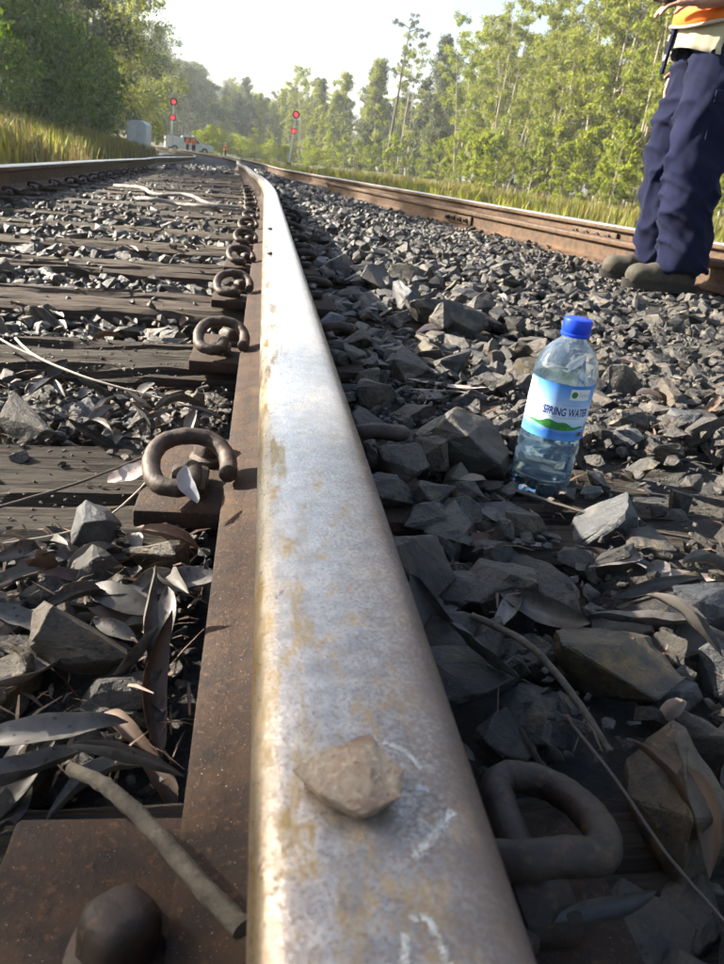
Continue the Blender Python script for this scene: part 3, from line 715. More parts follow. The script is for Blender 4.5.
leaf((.172, .318, -.135), (.2, .9, 1.0), M['leaf_grey'], 'dark grey leaf hanging between stones behind the nearest right-hand clip', .05, .014, 1.0, .3, .3, 18)
leaf((-.030, .52, -.155), (.3, -.6, 1.8), M['leaf_grey'], 'thin curled grey leaf tucked under the rail foot', .06, .014, 1.4, .5, .9, 19)
VARL = [leaf_mesh(300 + i, rnd.uniform(.045, .085), rnd.uniform(.016, .030), rnd.uniform(.3, 1.8), rnd.uniform(-.8, .9), rnd.uniform(-1, 1)) for i in range(14)]
def litter(n, x0, x1, y0, y1, z0, z1, label, group, tilt=.6, mats=('leaf_grey', 'leaf_grey', 'leaf_grey', 'leaf_brown')):
    for _ in range(n):
        x, y = rnd.uniform(x0, x1), rnd.uniform(y0, y1)
        if x > 0 and (x - BOT.x) ** 2 + (y - BOT.y + .06) ** 2 < .0115: continue
        o = leaf((x, y, ballast_z(x, y) + rnd.uniform(z0, z1)), (rnd.gauss(0, tilt), rnd.gauss(0, tilt), rnd.uniform(0, 6.28)), M[rnd.choice(mats)], label, group=group, me=rnd.choice(VARL))
        s = rnd.uniform(.65, 1.15); o.scale = (s, s, s)
litter(58, -.185, -.045, .31, .62, .012, .042, 'curled grey dead leaf in the heap left of the rail foot', G1, .38)
litter(34, -.36, -.05, .86, 1.16, .02, .05, 'small curled dead leaf in the gap behind the cracked sleeper', 'dead leaves in the second gap between sleepers', .4)
litter(30, -.62, -.08, 1.42, 1.72, .02, .05, 'small dead leaf in the gap behind the splintered sleeper', 'dead leaves in the third gap between sleepers', .35)
litter(40, .115, .42, .25, .72, .018, .05, 'dark dead leaf wedged between the stones right of the rail', 'dead leaves among stones right of the rail', .5)
litter(34, .12, .9, .9, 2.2, .02, .045, 'small dead leaf among the stones beyond the bottle', 'dead leaves among stones beyond the bottle', .3, ('leaf_grey', 'leaf_brown', 'leaf_brown', 'leaf_pale'))
litter(30, -.9, -.1, 1.9, 3.3, .03, .05, 'tiny dead leaf between the farther sleepers', 'dead leaves between the farther sleepers', .3)
def stick(pts, r0, r1, mt, label, seed=0):
    q = random.Random(seed); S = spline(pts, 8); N = len(S)
    S = [s + Vector((q.uniform(-1, 1), q.uniform(-1, 1), q.uniform(-1, 1))) * r0 * .12 for s in S]
    bm = bmesh.new(); tube(bm, S, [r0 + (r1 - r0) * i / N for i in range(N + 1)][:N], 10, True, .06, q)
    o = link('stick' if r0 > .003 else 'twig', to_mesh(bm, 'stick', 60), mt)
    tag(o, label, 'stick' if r0 > .003 else 'twig'); return o
stick([(-.086, .305, -.132), (-.062, .278, -.118), (-.036, .245, -.112), (-.012, .212, -.107), (.001, .195, -.104)], .0034, .0045, M['twig'], 'thick grey-brown stick lying across the rusty corner plate to the rail', 1)
stick([(-.40, 1.30, -.160), (-.33, 1.16, -.150), (-.24, 1.08, -.155), (-.15, 1.05, -.165), (-.09, 1.03, -.17)], .0022, .0014, M['twig_pale'], 'pale bent twig in front of the splintered sleeper', 2)
stick([(-.44, 1.31, -.158), (-.37, 1.20, -.150), (-.30, 1.15, -.16)], .0018, .0012, M['twig_pale'], 'short pale twig at the far left of the splintered sleeper', 3)
stick([(-.25, .64, -.160), (-.17, .70, -.150), (-.105, .80, -.150)], .0016, .001, M['twig_dark'], 'thin dark twig over the cracked sleeper below the pale leaf', 4)
stick([(-.24, .58, -.162), (-.14, .61, -.150), (-.10, .70, -.14)], .0012, .0008, M['twig_pale'], 'thin pale stem at the left edge over the grey-lilac leaf', 5)
stick([(.22, .80, -.150), (.31, .715, -.148), (.39, .655, -.148), (.47, .63, -.15), (.56, .61, -.15)], .0019, .0012, M['twig_dark'], 'long dark twig running past the foot of the bottle', 6)
stick([(.18, .86, -.155), (.25, .77, -.152), (.30, .735, -.15), (.345, .69, -.15)], .0015, .001, M['twig_dark'], 'thin twig crossing in front of the bottle base', 7)
stick([(.165, .46, -.135), (.19, .41, -.125), (.205, .36, -.13), (.215, .325, -.14)], .0028, .0022, M['twig'], 'bark strip slanting down behind the nearest right-hand clip', 8)
stick([(.20, .35, -.14), (.205, .30, -.135), (.21, .25, -.135), (.225, .21, -.14)], .0012, .0009, M['twig_dark'], 'thin dark stem beside the big ochre slab', 9)
stick([(-1.1, 6.2, -.165), (-.86, 5.85, -.14), (-.72, 5.55, -.155), (-.5, 5.42, -.13), (-.34, 5.1, -.15), (-.15, 5.05, -.15)], .015, .009, M['twig_grey'], 'pale grey branch lying between the rails in the distance, farther one', 10)
stick([(-.75, 4.9, -.155), (-.62, 4.72, -.135), (-.5, 4.75, -.15), (-.33, 4.58, -.135), (-.22, 4.7, -.145), (-.1, 4.78, -.15)], .013, .007, M['twig_grey'], 'pale grey branch lying between the rails, nearer one', 11)
stick([(.5, 1.25, -.14), (.44, 1.02, -.145), (.46, .90, -.15)], .0014, .001, M['twig_dark'], 'thin twig behind the bottle on the right', 12)
# fibrous litter nobody could count
VV, FF, off = [], [], 0
for _ in range(1300):
    zone = rnd.random()
    if zone < .3: x, y = rnd.uniform(-.24, -.03), rnd.uniform(.3, .64)
    elif zone < .55: x, y = rnd.uniform(-.6, -.03), rnd.uniform(.88, 1.17)
    elif zone < .75: x, y = rnd.uniform(.1, .6), rnd.uniform(.25, 1.1)
    else: x, y = rnd.uniform(-1.0, 1.0), rnd.uniform(.6, 2.8)
    if blocked(x, y, .01) is True: continue
    z = ballast_z(x, y) + rnd.uniform(.015, .042)
    if blocked(x, y, .005) == 'sleeper': z = track_z(x, y) - .166
    L = rnd.uniform(.008, .035); wd = rnd.uniform(.0003, .0016); a = rnd.uniform(0, 6.28); d = np.array((math.cos(a), math.sin(a), rnd.gauss(0, .3))); s = np.array((-math.sin(a), math.cos(a), rnd.gauss(0, .5))) * wd
    c = np.array((x, y, z)); up = np.array((0, 0, .0006))
    VV += [c - d * L / 2 - s * .4, c - d * L / 2 + s * .4, c + s + up * 4, c - s + up * 4, c + d * L / 2 + s * .3, c + d * L / 2 - s * .3]
    FF += [(off, off + 1, off + 2, off + 3), (off + 3, off + 2, off + 4, off + 5)]; off += 6
tag(link('leaf_litter', np_mesh('leaf_litter', VV, FF), M['leaf_brown']), 'fine bark and leaf crumbs scattered over the stones', 'leaf litter', kind='stuff')

# ------------------------------------------------------------------ bottle
def glassy(name, col, ior, rough=0.0):
    m = bpy.data.materials.new(name); m.use_nodes = True; p = m.node_tree.nodes['Principled BSDF']
    p.inputs['Base Color'].default_value = (*col, 1); p.inputs['Transmission Weight'].default_value = 1; p.inputs['IOR'].default_value = ior; p.inputs['Roughness'].default_value = rough; return m
M['pet'] = glassy('clear_plastic', (.93, .97, 1), 1.45); M['water'] = glassy('water', (.66, .88, 1), 1.33)
_n = M['pet'].node_tree.nodes; _l = M['pet'].node_tree.links          # bluish translucency mixed in to imitate bright light refracted by the water
_t = _n.new('ShaderNodeBsdfTranslucent'); _t.inputs[0].default_value = (.45, .68, .95, 1); _m = _n.new('ShaderNodeMixShader'); _m.inputs[0].default_value = .075
_l.new(_n['Principled BSDF'].outputs[0], _m.inputs[1]); _l.new(_t.outputs[0], _m.inputs[2]); _l.new(_m.outputs[0], _n['Material Output'].inputs[0])
M['cap_blue'] = mat('cap_blue', (.015, .07, .72), .35, 0, trans=.12)
def label_print():
    m = mat('label_print', (.5, .7, .95), .4); n = m.node_tree.nodes; l = m.node_tree.links; p = n['Principled BSDF']
    tc = n.new('ShaderNodeTexCoord'); sp = n.new('ShaderNodeSeparateXYZ'); l.new(tc.outputs['Object'], sp.inputs[0])
    mr = n.new('ShaderNodeMapRange'); mr.inputs[1].default_value = .075; mr.inputs[2].default_value = .137; l.new(sp.outputs[2], mr.inputs[0])
    nz = n.new('ShaderNodeTexNoise'); nz.inputs['Scale'].default_value = 70; l.new(tc.outputs['Object'], nz.inputs[0])
    ad = n.new('ShaderNodeMath'); ad.operation = 'MULTIPLY_ADD'; ad.inputs[1].default_value = .16; l.new(nz.outputs[0], ad.inputs[0]); l.new(mr.outputs[0], ad.inputs[2])
    sb = n.new('ShaderNodeMath'); sb.operation = 'SUBTRACT'; sb.inputs[1].default_value = .08; l.new(ad.outputs[0], sb.inputs[0])
    r = n.new('ShaderNodeValToRGB'); e = r.color_ramp.elements
    e[0].position = 0; e[0].color = (.10, .32, .80, 1); e[1].position = 1; e[1].color = (.05, .22, .72, 1)
    for ps, c in ((.12, (.06, .22, .70, 1)), (.26, (.30, .55, .92, 1)), (.34, (.62, .78, .95, 1)), (.55, (.60, .76, .96, 1)), (.72, (.30, .52, .90, 1)), (.9, (.12, .34, .80, 1))):
        q = e.new(ps); q.color = c
    l.new(sb.outputs[0], r.inputs[0]); l.new(r.outputs[0], p.inputs['Base Color']); return m
M['label'] = label_print()
M['print_navy'] = mat('print_navy', (.012, .025, .20), .5); M['print_green'] = mat('print_green', (.03, .20, .04), .5, 0, [(300, (.06, .28, .05), .45, .6)])
M['print_white'] = mat('print_white', (.82, .84, .86), .5); M['print_grey'] = mat('print_grey', (.35, .42, .6), .5); M['print_red'] = mat('print_red', (.6, .05, .08), .5)
BR = .0345
def bottle():
    root = empty('water_bottle', BOT, (R(1.5), R(1.2), 0)); tag(root, 'clear plastic spring water bottle with blue cap standing on the stones', 'bottle')
    prof = [(.0, .006), (.012, .005), (.020, .001), (.027, 0), (.0315, .0035), (.0335, .010), (.0345, .016), (.0345, .020), (.0332, .0225), (.0332, .0255), (.0345, .028), (.0345, .040), (.0345, .046), (.0330, .049), (.0330, .052), (.0345, .055), (.0345, .066), (.0335, .0685), (.0335, .0715), (.0341, .0735),
            (.0341, .138), (.0345, .1395), (.0346, .143), (.0340, .150), (.0318, .158), (.0280, .166), (.0220, .173), (.0165, .1775), (.0140, .180), (.0134, .1825), (.0134, .184), (.0150, .1845), (.0150, .186), (.0126, .187), (.0126, .195)]
    outer = prof; t = .0006
    inner = [(max(0, r - t), z + (t if z < .012 else 0)) for r, z in prof]
    bm = bmesh.new(); seg = 64
    full = outer + inner[::-1]
    rings = []
    for r, z in full:
        if r < 1e-4: rings.append([bm.verts.new((0, 0, z))])
        else: rings.append([bm.verts.new((r * math.cos(2 * math.pi * k / seg), r * math.sin(2 * math.pi * k / seg), z)) for k in range(seg)])
    for a, b in zip(rings, rings[1:]):
        for k in range(seg):
            k2 = (k + 1) % seg
            if len(a) == 1: bm.faces.new((a[0], b[k2], b[k]))
            elif len(b) == 1: bm.faces.new((a[k], a[k2], b[0]))
            else: bm.faces.new((a[k], a[k2], b[k2], b[k]))
    sh = link('bottle_shell', to_mesh(bm, 'bottle_shell', 60), M['pet'], root)
    bm = bmesh.new(); wz = .1375
    wp = [(max(0.0, r - t * 1.6), z + (t * 1.8 if z < .012 else 0)) for r, z in prof if z < wz] + [(.0331, wz)]
    rings = []
    for r, z in wp:
        if r < 1e-4: rings.append([bm.verts.new((0, 0, z))])
        else: rings.append([bm.verts.new((r * math.cos(2 * math.pi * k / seg), r * math.sin(2 * math.pi * k / seg), z)) for k in range(seg)])
    for a, b in zip(rings, rings[1:]):
        for k in range(seg):
            k2 = (k + 1) % seg
            if len(a) == 1: bm.faces.new((a[0], b[k2], b[k]))
            else: bm.faces.new((a[k], a[k2], b[k2], b[k]))
    bm.faces.new(rings[-1])
    link('water', to_mesh(bm, 'water', 60), M['water'], root)
    bm = bmesh.new()
    seg = 60; pr = [(.0155, .1835), (.0158, .186), (.0158, .1865), (.0150, .1872), (.0150, .188), (.0154, .1885), (.0154, .200), (.0148, .2018), (.0135, .2025)]
    rings = []
    for i, (r, z) in enumerate(pr):
        rings.append([bm.verts.new(((r * (1 - (.018 if k % 2 and 4 < i < 8 else 0))) * math.cos(2 * math.pi * k / seg), (r * (1 - (.018 if k % 2 and 4 < i < 8 else 0))) * math.sin(2 * math.pi * k / seg), z)) for k in range(seg)])
    for a, b in zip(rings, rings[1:]):
        for k in range(seg): bm.faces.new((a[k], a[(k + 1) % seg], b[(k + 1) % seg], b[k]))
    bm.faces.new(rings[-1]); bm.faces.new(rings[0][::-1])
    link('cap', to_mesh(bm, 'cap', 40), M['cap_blue'], root)
    # printed wrap label; local angle 0 faces the camera
    face = math.atan2(CPOS.y - BOT.y, CPOS.x - BOT.x) + R(14)
    def wrap(u, z, r): a = face + u / BR; return (r * math.cos(a), r * math.sin(a), z)
    V = []; F = []; n = 72
    for k in range(n + 1):
        u = (-1.55 + 3.9 * k / n) * BR; V += [wrap(u, .0745, .0346), wrap(u, .137, .0346)]
    F = [(2 * k, 2 * k + 2, 2 * k + 3, 2 * k + 1) for k in range(n)]
    kk = len(V); V += [(x * .993, y * .993, z) for x, y, z in V]; F += [(a + kk, d + kk, c + kk, b + kk) for a, b, c, d in F]
    lb = link('label', np_mesh('label', V, F, True), M['label'], root)
    def strip(fn_lo, fn_hi, u0, u1, r, mt, nm, n=40):
        V = []
        for k in range(n + 1):
            u = u0 + (u1 - u0) * k / n; V += [wrap(u, fn_lo(u), r), wrap(u, fn_hi(u), r)]
        link(nm, np_mesh(nm, V, [(2 * k, 2 * k + 2, 2 * k + 3, 2 * k + 1) for k in range(n)], True), mt, lb)
    strip(lambda u: .0885 - .0022 * math.cos(u * 70), lambda u: .0935 + .0028 * math.sin(u * 95 + 2.4) + .0012 * math.sin(u * 330), -1.30 * BR, 2.3 * BR, .0349, M['print_green'], 'green_hills')
    strip(lambda u: .095, lambda u: .1355, -1.54 * BR, -1.12 * BR, .0349, M['print_white'], 'white_panel', 10)
    strip(lambda u: .1215, lambda u: .1335, .002, .027, .0349, M['print_white'], 'logo_plate', 16)
    def text(body, size, u0, z0, r, mt, bold=0, nm='lettering', sx=1):
        c = bpy.data.curves.new(nm, 'FONT'); c.body = body; c.size = size; c.offset = bold; c.resolution_u = 3
        o = bpy.data.objects.new(nm, c); WORK.collection.objects.link(o)
        me = evaluated(o); bpy.data.objects.remove(o)
        bm = bmesh.new(); bm.from_mesh(me); bmesh.ops.triangulate(bm, faces=bm.faces)
        bmesh.ops.subdivide_edges(bm, edges=[e for e in bm.edges if abs(e.verts[0].co.x - e.verts[1].co.x) > .004], cuts=2)
        for v in bm.verts: v.co = wrap(u0 + v.co.x * sx, z0 + v.co.y, r)
        me2 = bpy.data.meshes.new(nm); bm.to_mesh(me2); bm.free(); link(nm, me2, mt, lb)
    text('SPRING WATER', .0125, -.0235, .1030, .0350, M['print_navy'], .0002, 'lettering', .62)
    strip(lambda q: .1150 + .0009 * math.sin(q * 2600), lambda q: .1159 + .0009 * math.sin(q * 2600), -.004, .016, .0350, M['print_grey'], 'fine_print', 60)
    text('Select', .0062, .0115, .1255, .0351, M['print_grey'], 0, 'lettering')
    strip(lambda q: .1004, lambda q: .1010, -.016, .020, .0350, M['print_grey'], 'fine_print', 12)
    for i in range(9): strip(lambda q, i=i: .1312 - .0037 * i, lambda q, i=i: .1322 - .0037 * i, -.052, -.040 - .002 * (i % 3), .0351, M['print_grey'], 'fine_print', 5)
    V = [wrap(.0068 + .0036 * math.cos(t * .4488), .1275 + .0036 * math.sin(t * .4488), .0352) for t in range(14)]
    me = bpy.data.meshes.new('logo_disc'); me.from_pydata(V, [], [list(range(14))]); link('logo_disc', me, M['print_green'], lb)
    for u, mt in ((.022, M['print_green']), (.0255, M['print_navy']), (.029, M['print_red'])): strip(lambda q: .0795, lambda q: .0845, u, u + .003, .0350, mt, 'small_emblem', 3)
bottle()

# ------------------------------------------------------------------ the standing person
def wrinkle(me, amp, sc, st=(1, 1, 1), seed=0):
    N_ = np.empty(len(me.vertices) * 3, np.float32); me.vertices.foreach_get('normal', N_); N_ = N_.reshape(-1, 3)
    C_ = np.empty(len(me.vertices) * 3, np.float32); me.vertices.foreach_get('co', C_); C_ = C_.reshape(-1, 3).copy()
    for i_ in range(len(C_)):
        c = Vector(C_[i_]); n = mnoise.fractal(Vector((c.x * st[0] * sc + seed, c.y * st[1] * sc, c.z * st[2] * sc)), 1, 2, 3)
        r1 = 1 - abs(mnoise.noise(Vector((c.x * 5 + c.z * 3, c.y * 5, c.z * 11 + 7 * c.x + seed)))) * 2.2
        r2 = 1 - abs(mnoise.noise(Vector((c.x * 9 - c.z * 2, c.y * 9, c.z * 5 - 9 * c.x + seed * 2)))) * 2.2
        C_[i_] += N_[i_] * amp * (.45 * n + .9 * max(0, r1 - .25) ** 1.5 + .6 * max(0, r2 - .3) ** 1.5)
    me.vertices.foreach_set('co', C_.ravel()); me.update()
def finger(bm, base, dirn, curl_axis, lens, r, curls):
    p = Vector(base); d = Vector(dirn).normalized()
    for L, c in zip(lens, curls):
        d = Matrix.Rotation(c, 3, curl_axis) @ d; q = p + d * L; capsule(bm, p, r, q, r * .9, 10); p = q; r *= .93
def hand(bm, wrist, fwd, palm_n, s=1.0, curl=.5, mirror=1):
    """wrist point, direction of the fingers, palm normal"""
    f = Vector(fwd).normalized(); n = Vector(palm_n); n = (n - f * n.dot(f)).normalized(); sd = f.cross(n) * mirror
    W = Vector(wrist); ax = f.cross(n); 
    for k in (-1.5, -.5, .5, 1.5): capsule(bm, W + sd * k * .012, .017, W + f * .085 + sd * k * .020, .0125, 10)
    for k, L in ((-1.5, .85), (-.5, 1.0), (.5, .96), (1.5, .74)):
        finger(bm, W + f * .09 + sd * k * .020, f, ax, [.042 * L, .028 * L, .022 * L], .0095, [curl * .6, curl, curl * .7])
    finger(bm, W + f * .025 - sd * .024, f * .8 - sd * .7 + n * .25, ax, [.042, .034, .026], .0115, [.15, .2, .25])
PX, PY, PZ = 1.735, 3.26, -.180
def person():
    root = empty('person', (PX, PY, PZ), (0, 0, -.14)); tag(root, 'standing person in navy trousers, khaki shirt and orange vest, holding a small device', 'person')
    def put(nm, me, mt, par=root): return link(nm, me, mt, par)
    # local frame: faces -x; left side is -y
    hipL, hipR = (.03, -.085, .93), (.03, .085, .93)
    kneeL, kneeR = (-.005, -.135, .50), (.0, .115, .50)
    ankL, ankR = (.055, -.165, .085), (.045, .150, .085)
    # body: one continuous skin mesh
    bm = bmesh.new()
    for h, k, a in ((hipL, kneeL, ankL), (hipR, kneeR, ankR)): capsule(bm, h, .078, k, .052, 14); capsule(bm, k, .052, a, .036, 14); capsule(bm, a, .034, (a[0] - .13, a[1], .05), .028, 12)
    for y in (-.07, .07): capsule(bm, (.03, y, .98), .095, (.03, y * 1.1, 1.2), .10); capsule(bm, (.03, y * 1.1, 1.2), .10, (.03, y * 1.5, 1.36), .08)
    capsule(bm, (.03, 0, 1.4), .055, (.015, 0, 1.52), .052); 
    capsule(bm, (.0, 0, 1.57), .075, (.02, 0, 1.645), .09); capsule(bm, (-.055, 0, 1.535), .035, (-.05, 0, 1.60), .06)
    capsule(bm, (-.092, 0, 1.605), .010, (-.108, 0, 1.572), .014, 10)
    for y in (-.088, .088): capsule(bm, (.02, y, 1.565), .012, (.025, y * 1.05, 1.60), .018, 10)
    # left arm reaches forward at waist height, holding a device
    shL, elL, wrL = (.03, -.20, 1.38), (.07, -.275, 1.10), (-.135, -.185, 1.045)
    shR, elR, wrR = (.03, .20, 1.38), (.075, .265, 1.12), (-.015, .235, .885)
    for s, e, q in ((shL, elL, wrL), (shR, elR, wrR)): capsule(bm, s, .062, e, .044); capsule(bm, e, .044, q, .029)
    hand(bm, wrL, (-1, .28, -.10), (.1, .3, -1), curl=.42, mirror=1)
    hand(bm, wrR, (-.28, -.12, -1), (.35, -1, -.1), curl=.38, mirror=-1)
    put('body', remesh(to_mesh(bm, 'body'), .0055, 3, 'body'), M['skin'])
    # trousers
    bm = bmesh.new()
    for h, k, a, sx in ((hipL, kneeL, ankL, -1), (hipR, kneeR, ankR, 1)):
        h2 = Vector(h); k2 = Vector(k); a2 = Vector(a)
        capsule(bm, h2 + Vector((.012, 0, .02)), .124, h2.lerp(k2, .5), .113, 18); capsule(bm, h2.lerp(k2, .5), .113, k2, .104, 18); capsule(bm, k2, .104, k2.lerp(a2, .55), .100, 18)
        pts = [k2.lerp(a2, .55), k2.lerp(a2, .8), a2 + Vector((.0, 0, .04)), a2 + Vector((.004, 0, .0))]
        tube(bm, pts, [.100, .100, .098, .096], 20)
        capsule(bm, h2 + Vector((.05, 0, .0)), .10, h2 + Vector((.055, -sx * .01, -.08)), .085, 16)
    for y in (-.06, .06): capsule(bm, (.03, y, .93), .112, (.03, y, 1.02), .105, 18)
    me = remesh(to_mesh(bm, 'trousers'), .008, 8, 'trousers'); wrinkle(me, .030, 4, (1, 1, 1), 3)
    tr = put('trousers', me, M['navy'])
    # side seams and cargo pocket
    bm = bmesh.new(); box(bm, (.045, -.222, .66), (.13, .016, .16), .006, (R(-6), 0, 0)); box(bm, (.045, -.232, .735), (.135, .012, .045), .004, (R(-6), 0, 0))
    link('pocket', to_mesh(bm, 'pocket', 40), M['navy'], tr)
    # boots
    for a, nm in ((ankL, 'boot'), (ankR, 'boot')):
        bm = bmesh.new(); x, y, _ = a
        capsule(bm, (x + .005, y, .06), .052, (x, y, .14), .058, 16)
        capsule(bm, (x + .025, y, .045), .042, (x - .03, y, .06), .05, 16)
        capsule(bm, (x - .03, y, .055), .050, (x - .12, y - .006, .055), .052, 16)
        capsule(bm, (x - .12, y + .014, .05), .047, (x - .19, y - .004, .05), .046, 16); capsule(bm, (x - .12, y - .016, .05), .047, (x - .185, y - .012, .05), .046, 16)
        me = remesh(to_mesh(bm, 'boot'), .008, 4, 'boot'); wrinkle(me, .003, 22, seed=5)
        for v in me.vertices: v.co.z = max(v.co.z, .012)
        b = put('boot', me, M['boot'])
        bm = bmesh.new(); out = []
        for k in range(28):
            t = 2 * math.pi * k / 28; cx = x - .078 + .165 * math.cos(t); wy = .056 * (1.0 if math.cos(t) < 0 else .86) * math.sin(t) * (1 - .25 * abs(math.cos(t)) ** 6)
            out.append((cx, y + wy))
        lo = [bm.verts.new((p[0], p[1], -.006)) for p in out]; hi = [bm.verts.new((x - .078 + (p[0] - x + .078) * 1.02, y + (p[1] - y) * 1.05, .030)) for p in out]
        for k in range(28): bm.faces.new((lo[k], lo[(k + 1) % 28], hi[(k + 1) % 28], hi[k]))
        bm.faces.new(lo[::-1]); bm.faces.new(hi)
        link('sole', to_mesh(bm, 'sole', 40), M['sole'], b)
        bm = bmesh.new()
        for i in range(3): tube(bm, spline([(x - .045 - .022 * i, y - .033, .083 - .01 * i), (x - .05 - .022 * i, y, .108 - .011 * i), (x - .045 - .022 * i, y + .033, .083 - .01 * i)], 5), .003, 6)
        link('lace', to_mesh(bm, 'lace', 60), M['sole'], b)
    # shirt hanging over the belt, open at the hem
    bm = bmesh.new()
    tiers = [(.895, .158, .192, .012), (.915, .155, .190, .012), (.96, .153, .188, .010), (1.05, .148, .182, .015), (1.18, .150, .190, .02), (1.30, .142, .200, .025), (1.40, .10, .15, .03), (1.44, .07, .08, .03)]
    rings = []
    for z, rx, ry, cx in tiers:
        rings.append([])
        for k in range(72):
            t = 2 * math.pi * k / 72; w_ = 1 + (.035 * math.sin(t * 9 + z * 6) + .02 * math.sin(t * 17 + 1)) * max(0, (1.02 - z) / .13)
            rings[-1].append(bm.verts.new((cx + rx * w_ * math.cos(t), ry * w_ * math.sin(t), z + (.018 * math.cos(2 * t) if z < .93 else 0))))
    for a, b in zip(rings, rings[1:]):
        for k in range(72): bm.faces.new((a[k], a[(k + 1) % 72], b[(k + 1) % 72], b[k]))
    so = put('shirt', to_mesh(bm, 'shirt', 60), M['khaki']); sm = so.modifiers.new('s', 'SOLIDIFY'); sm.thickness = .004
    for s_, e, q in ((shL, elL, wrL), (shR, elR, wrR)):
        bm = bmesh.new(); capsule(bm, s_, .078, e, .062); capsule(bm, e, .062, Vector(e).lerp(Vector(q), .45), .052)
        me = remesh(to_mesh(bm, 'sleeve'), .012, 3, 'sleeve'); wrinkle(me, .010, 6, seed=9); link('sleeve', me, M['khaki'], so)
    # orange vest, hem above the shirt hem
    bm = bmesh.new()
    tiers = [(.985, .172, .204, .008), (1.04, .170, .204, .008), (1.12, .164, .203, .015), (1.22, .166, .206, .02), (1.32, .156, .205, .025), (1.42, .11, .15, .03), (1.46, .08, .09, .03)]
    rings = []
    for z, rx, ry, cx in tiers: rings.append([bm.verts.new((cx + rx * math.cos(2 * math.pi * k / 40), ry * math.sin(2 * math.pi * k / 40), z + (.012 * math.sin(6 * math.pi * k / 40) if z < 1 else 0))) for k in range(40)])
    for a, b in zip(rings, rings[1:]):
        for k in range(40): bm.faces.new((a[k], a[(k + 1) % 40], b[(k + 1) % 40], b[k]))
    ve = put('vest', to_mesh(bm, 'vest', 70), M['orange']); sm = ve.modifiers.new('s', 'SOLIDIFY'); sm.thickness = .006
    bm = bmesh.new(); tube(bm, [(.008 + .174 * math.cos(2 * math.pi * k / 40), .206 * math.sin(2 * math.pi * k / 40), .985 + .012 * math.sin(6 * math.pi * k / 40)) for k in range(41)], .006, 6)
    link('hem_trim', to_mesh(bm, 'hem_trim', 60), M['vest_trim'], ve)
    bm = bmesh.new()
    for z in (1.12, ): tube(bm, [(.015 + .170 * math.cos(2 * math.pi * k / 40), .209 * math.sin(2 * math.pi * k / 40), z + .02 * math.sin(0)) for k in range(41)], .02, 6)
    link('reflective_band', to_mesh(bm, 'reflective_band', 60), M['vest_trim'], ve)
    # lanyard strap hanging at the front with a pouch, device in the hand
    bm = bmesh.new(); box(bm, (-.158, .02, .905), (.012, .034, .17), .004, (0, R(4), 0)); st = put('strap', to_mesh(bm, 'strap', 40), M['navy'])
    for z in (.95, .88):
        bm = bmesh.new(); box(bm, (-.1655, .02, z), (.004, .016, .022), .0015, (0, R(4), 0)); link('badge', to_mesh(bm, 'badge', 40), M['vest_trim'], st)
    bm = bmesh.new(); box(bm, (-.262, -.150, 1.045), (.10, .055, .026), .008, (0, R(6), R(-16))); put('device', to_mesh(bm, 'device', 40), M['black'])
    # head details
    bm = bmesh.new(); capsule(bm, (.03, 0, 1.615), .092, (.02, 0, 1.665), .092, 16); capsule(bm, (.055, 0, 1.55), .062, (.05, 0, 1.63), .08, 16)
    put('hair', remesh(to_mesh(bm, 'hair'), .009, 3, 'hair'), M['hair'])
    for y in (-.033, .033):
        bm = bmesh.new(); bmesh.ops.create_uvsphere(bm, u_segments=14, v_segments=8, radius=.0125, matrix=Matrix.Translation((-.0835, y, 1.612))); e = put('eye', to_mesh(bm, 'eye', 180), M['white_eye'])
        bm = bmesh.new(); bmesh.ops.create_uvsphere(bm, u_segments=10, v_segments=6, radius=.006, matrix=Matrix.Translation((-.0925, y, 1.612))); link('iris', to_mesh(bm, 'iris', 180), M['iris'], e)
    bm = bmesh.new(); tube(bm, spline([(-.082, -.026, 1.546), (-.095, 0, 1.546), (-.082, .026, 1.546)], 5), .005, 8); put('mouth', to_mesh(bm, 'mouth', 60), M['stone_brown'])
person()

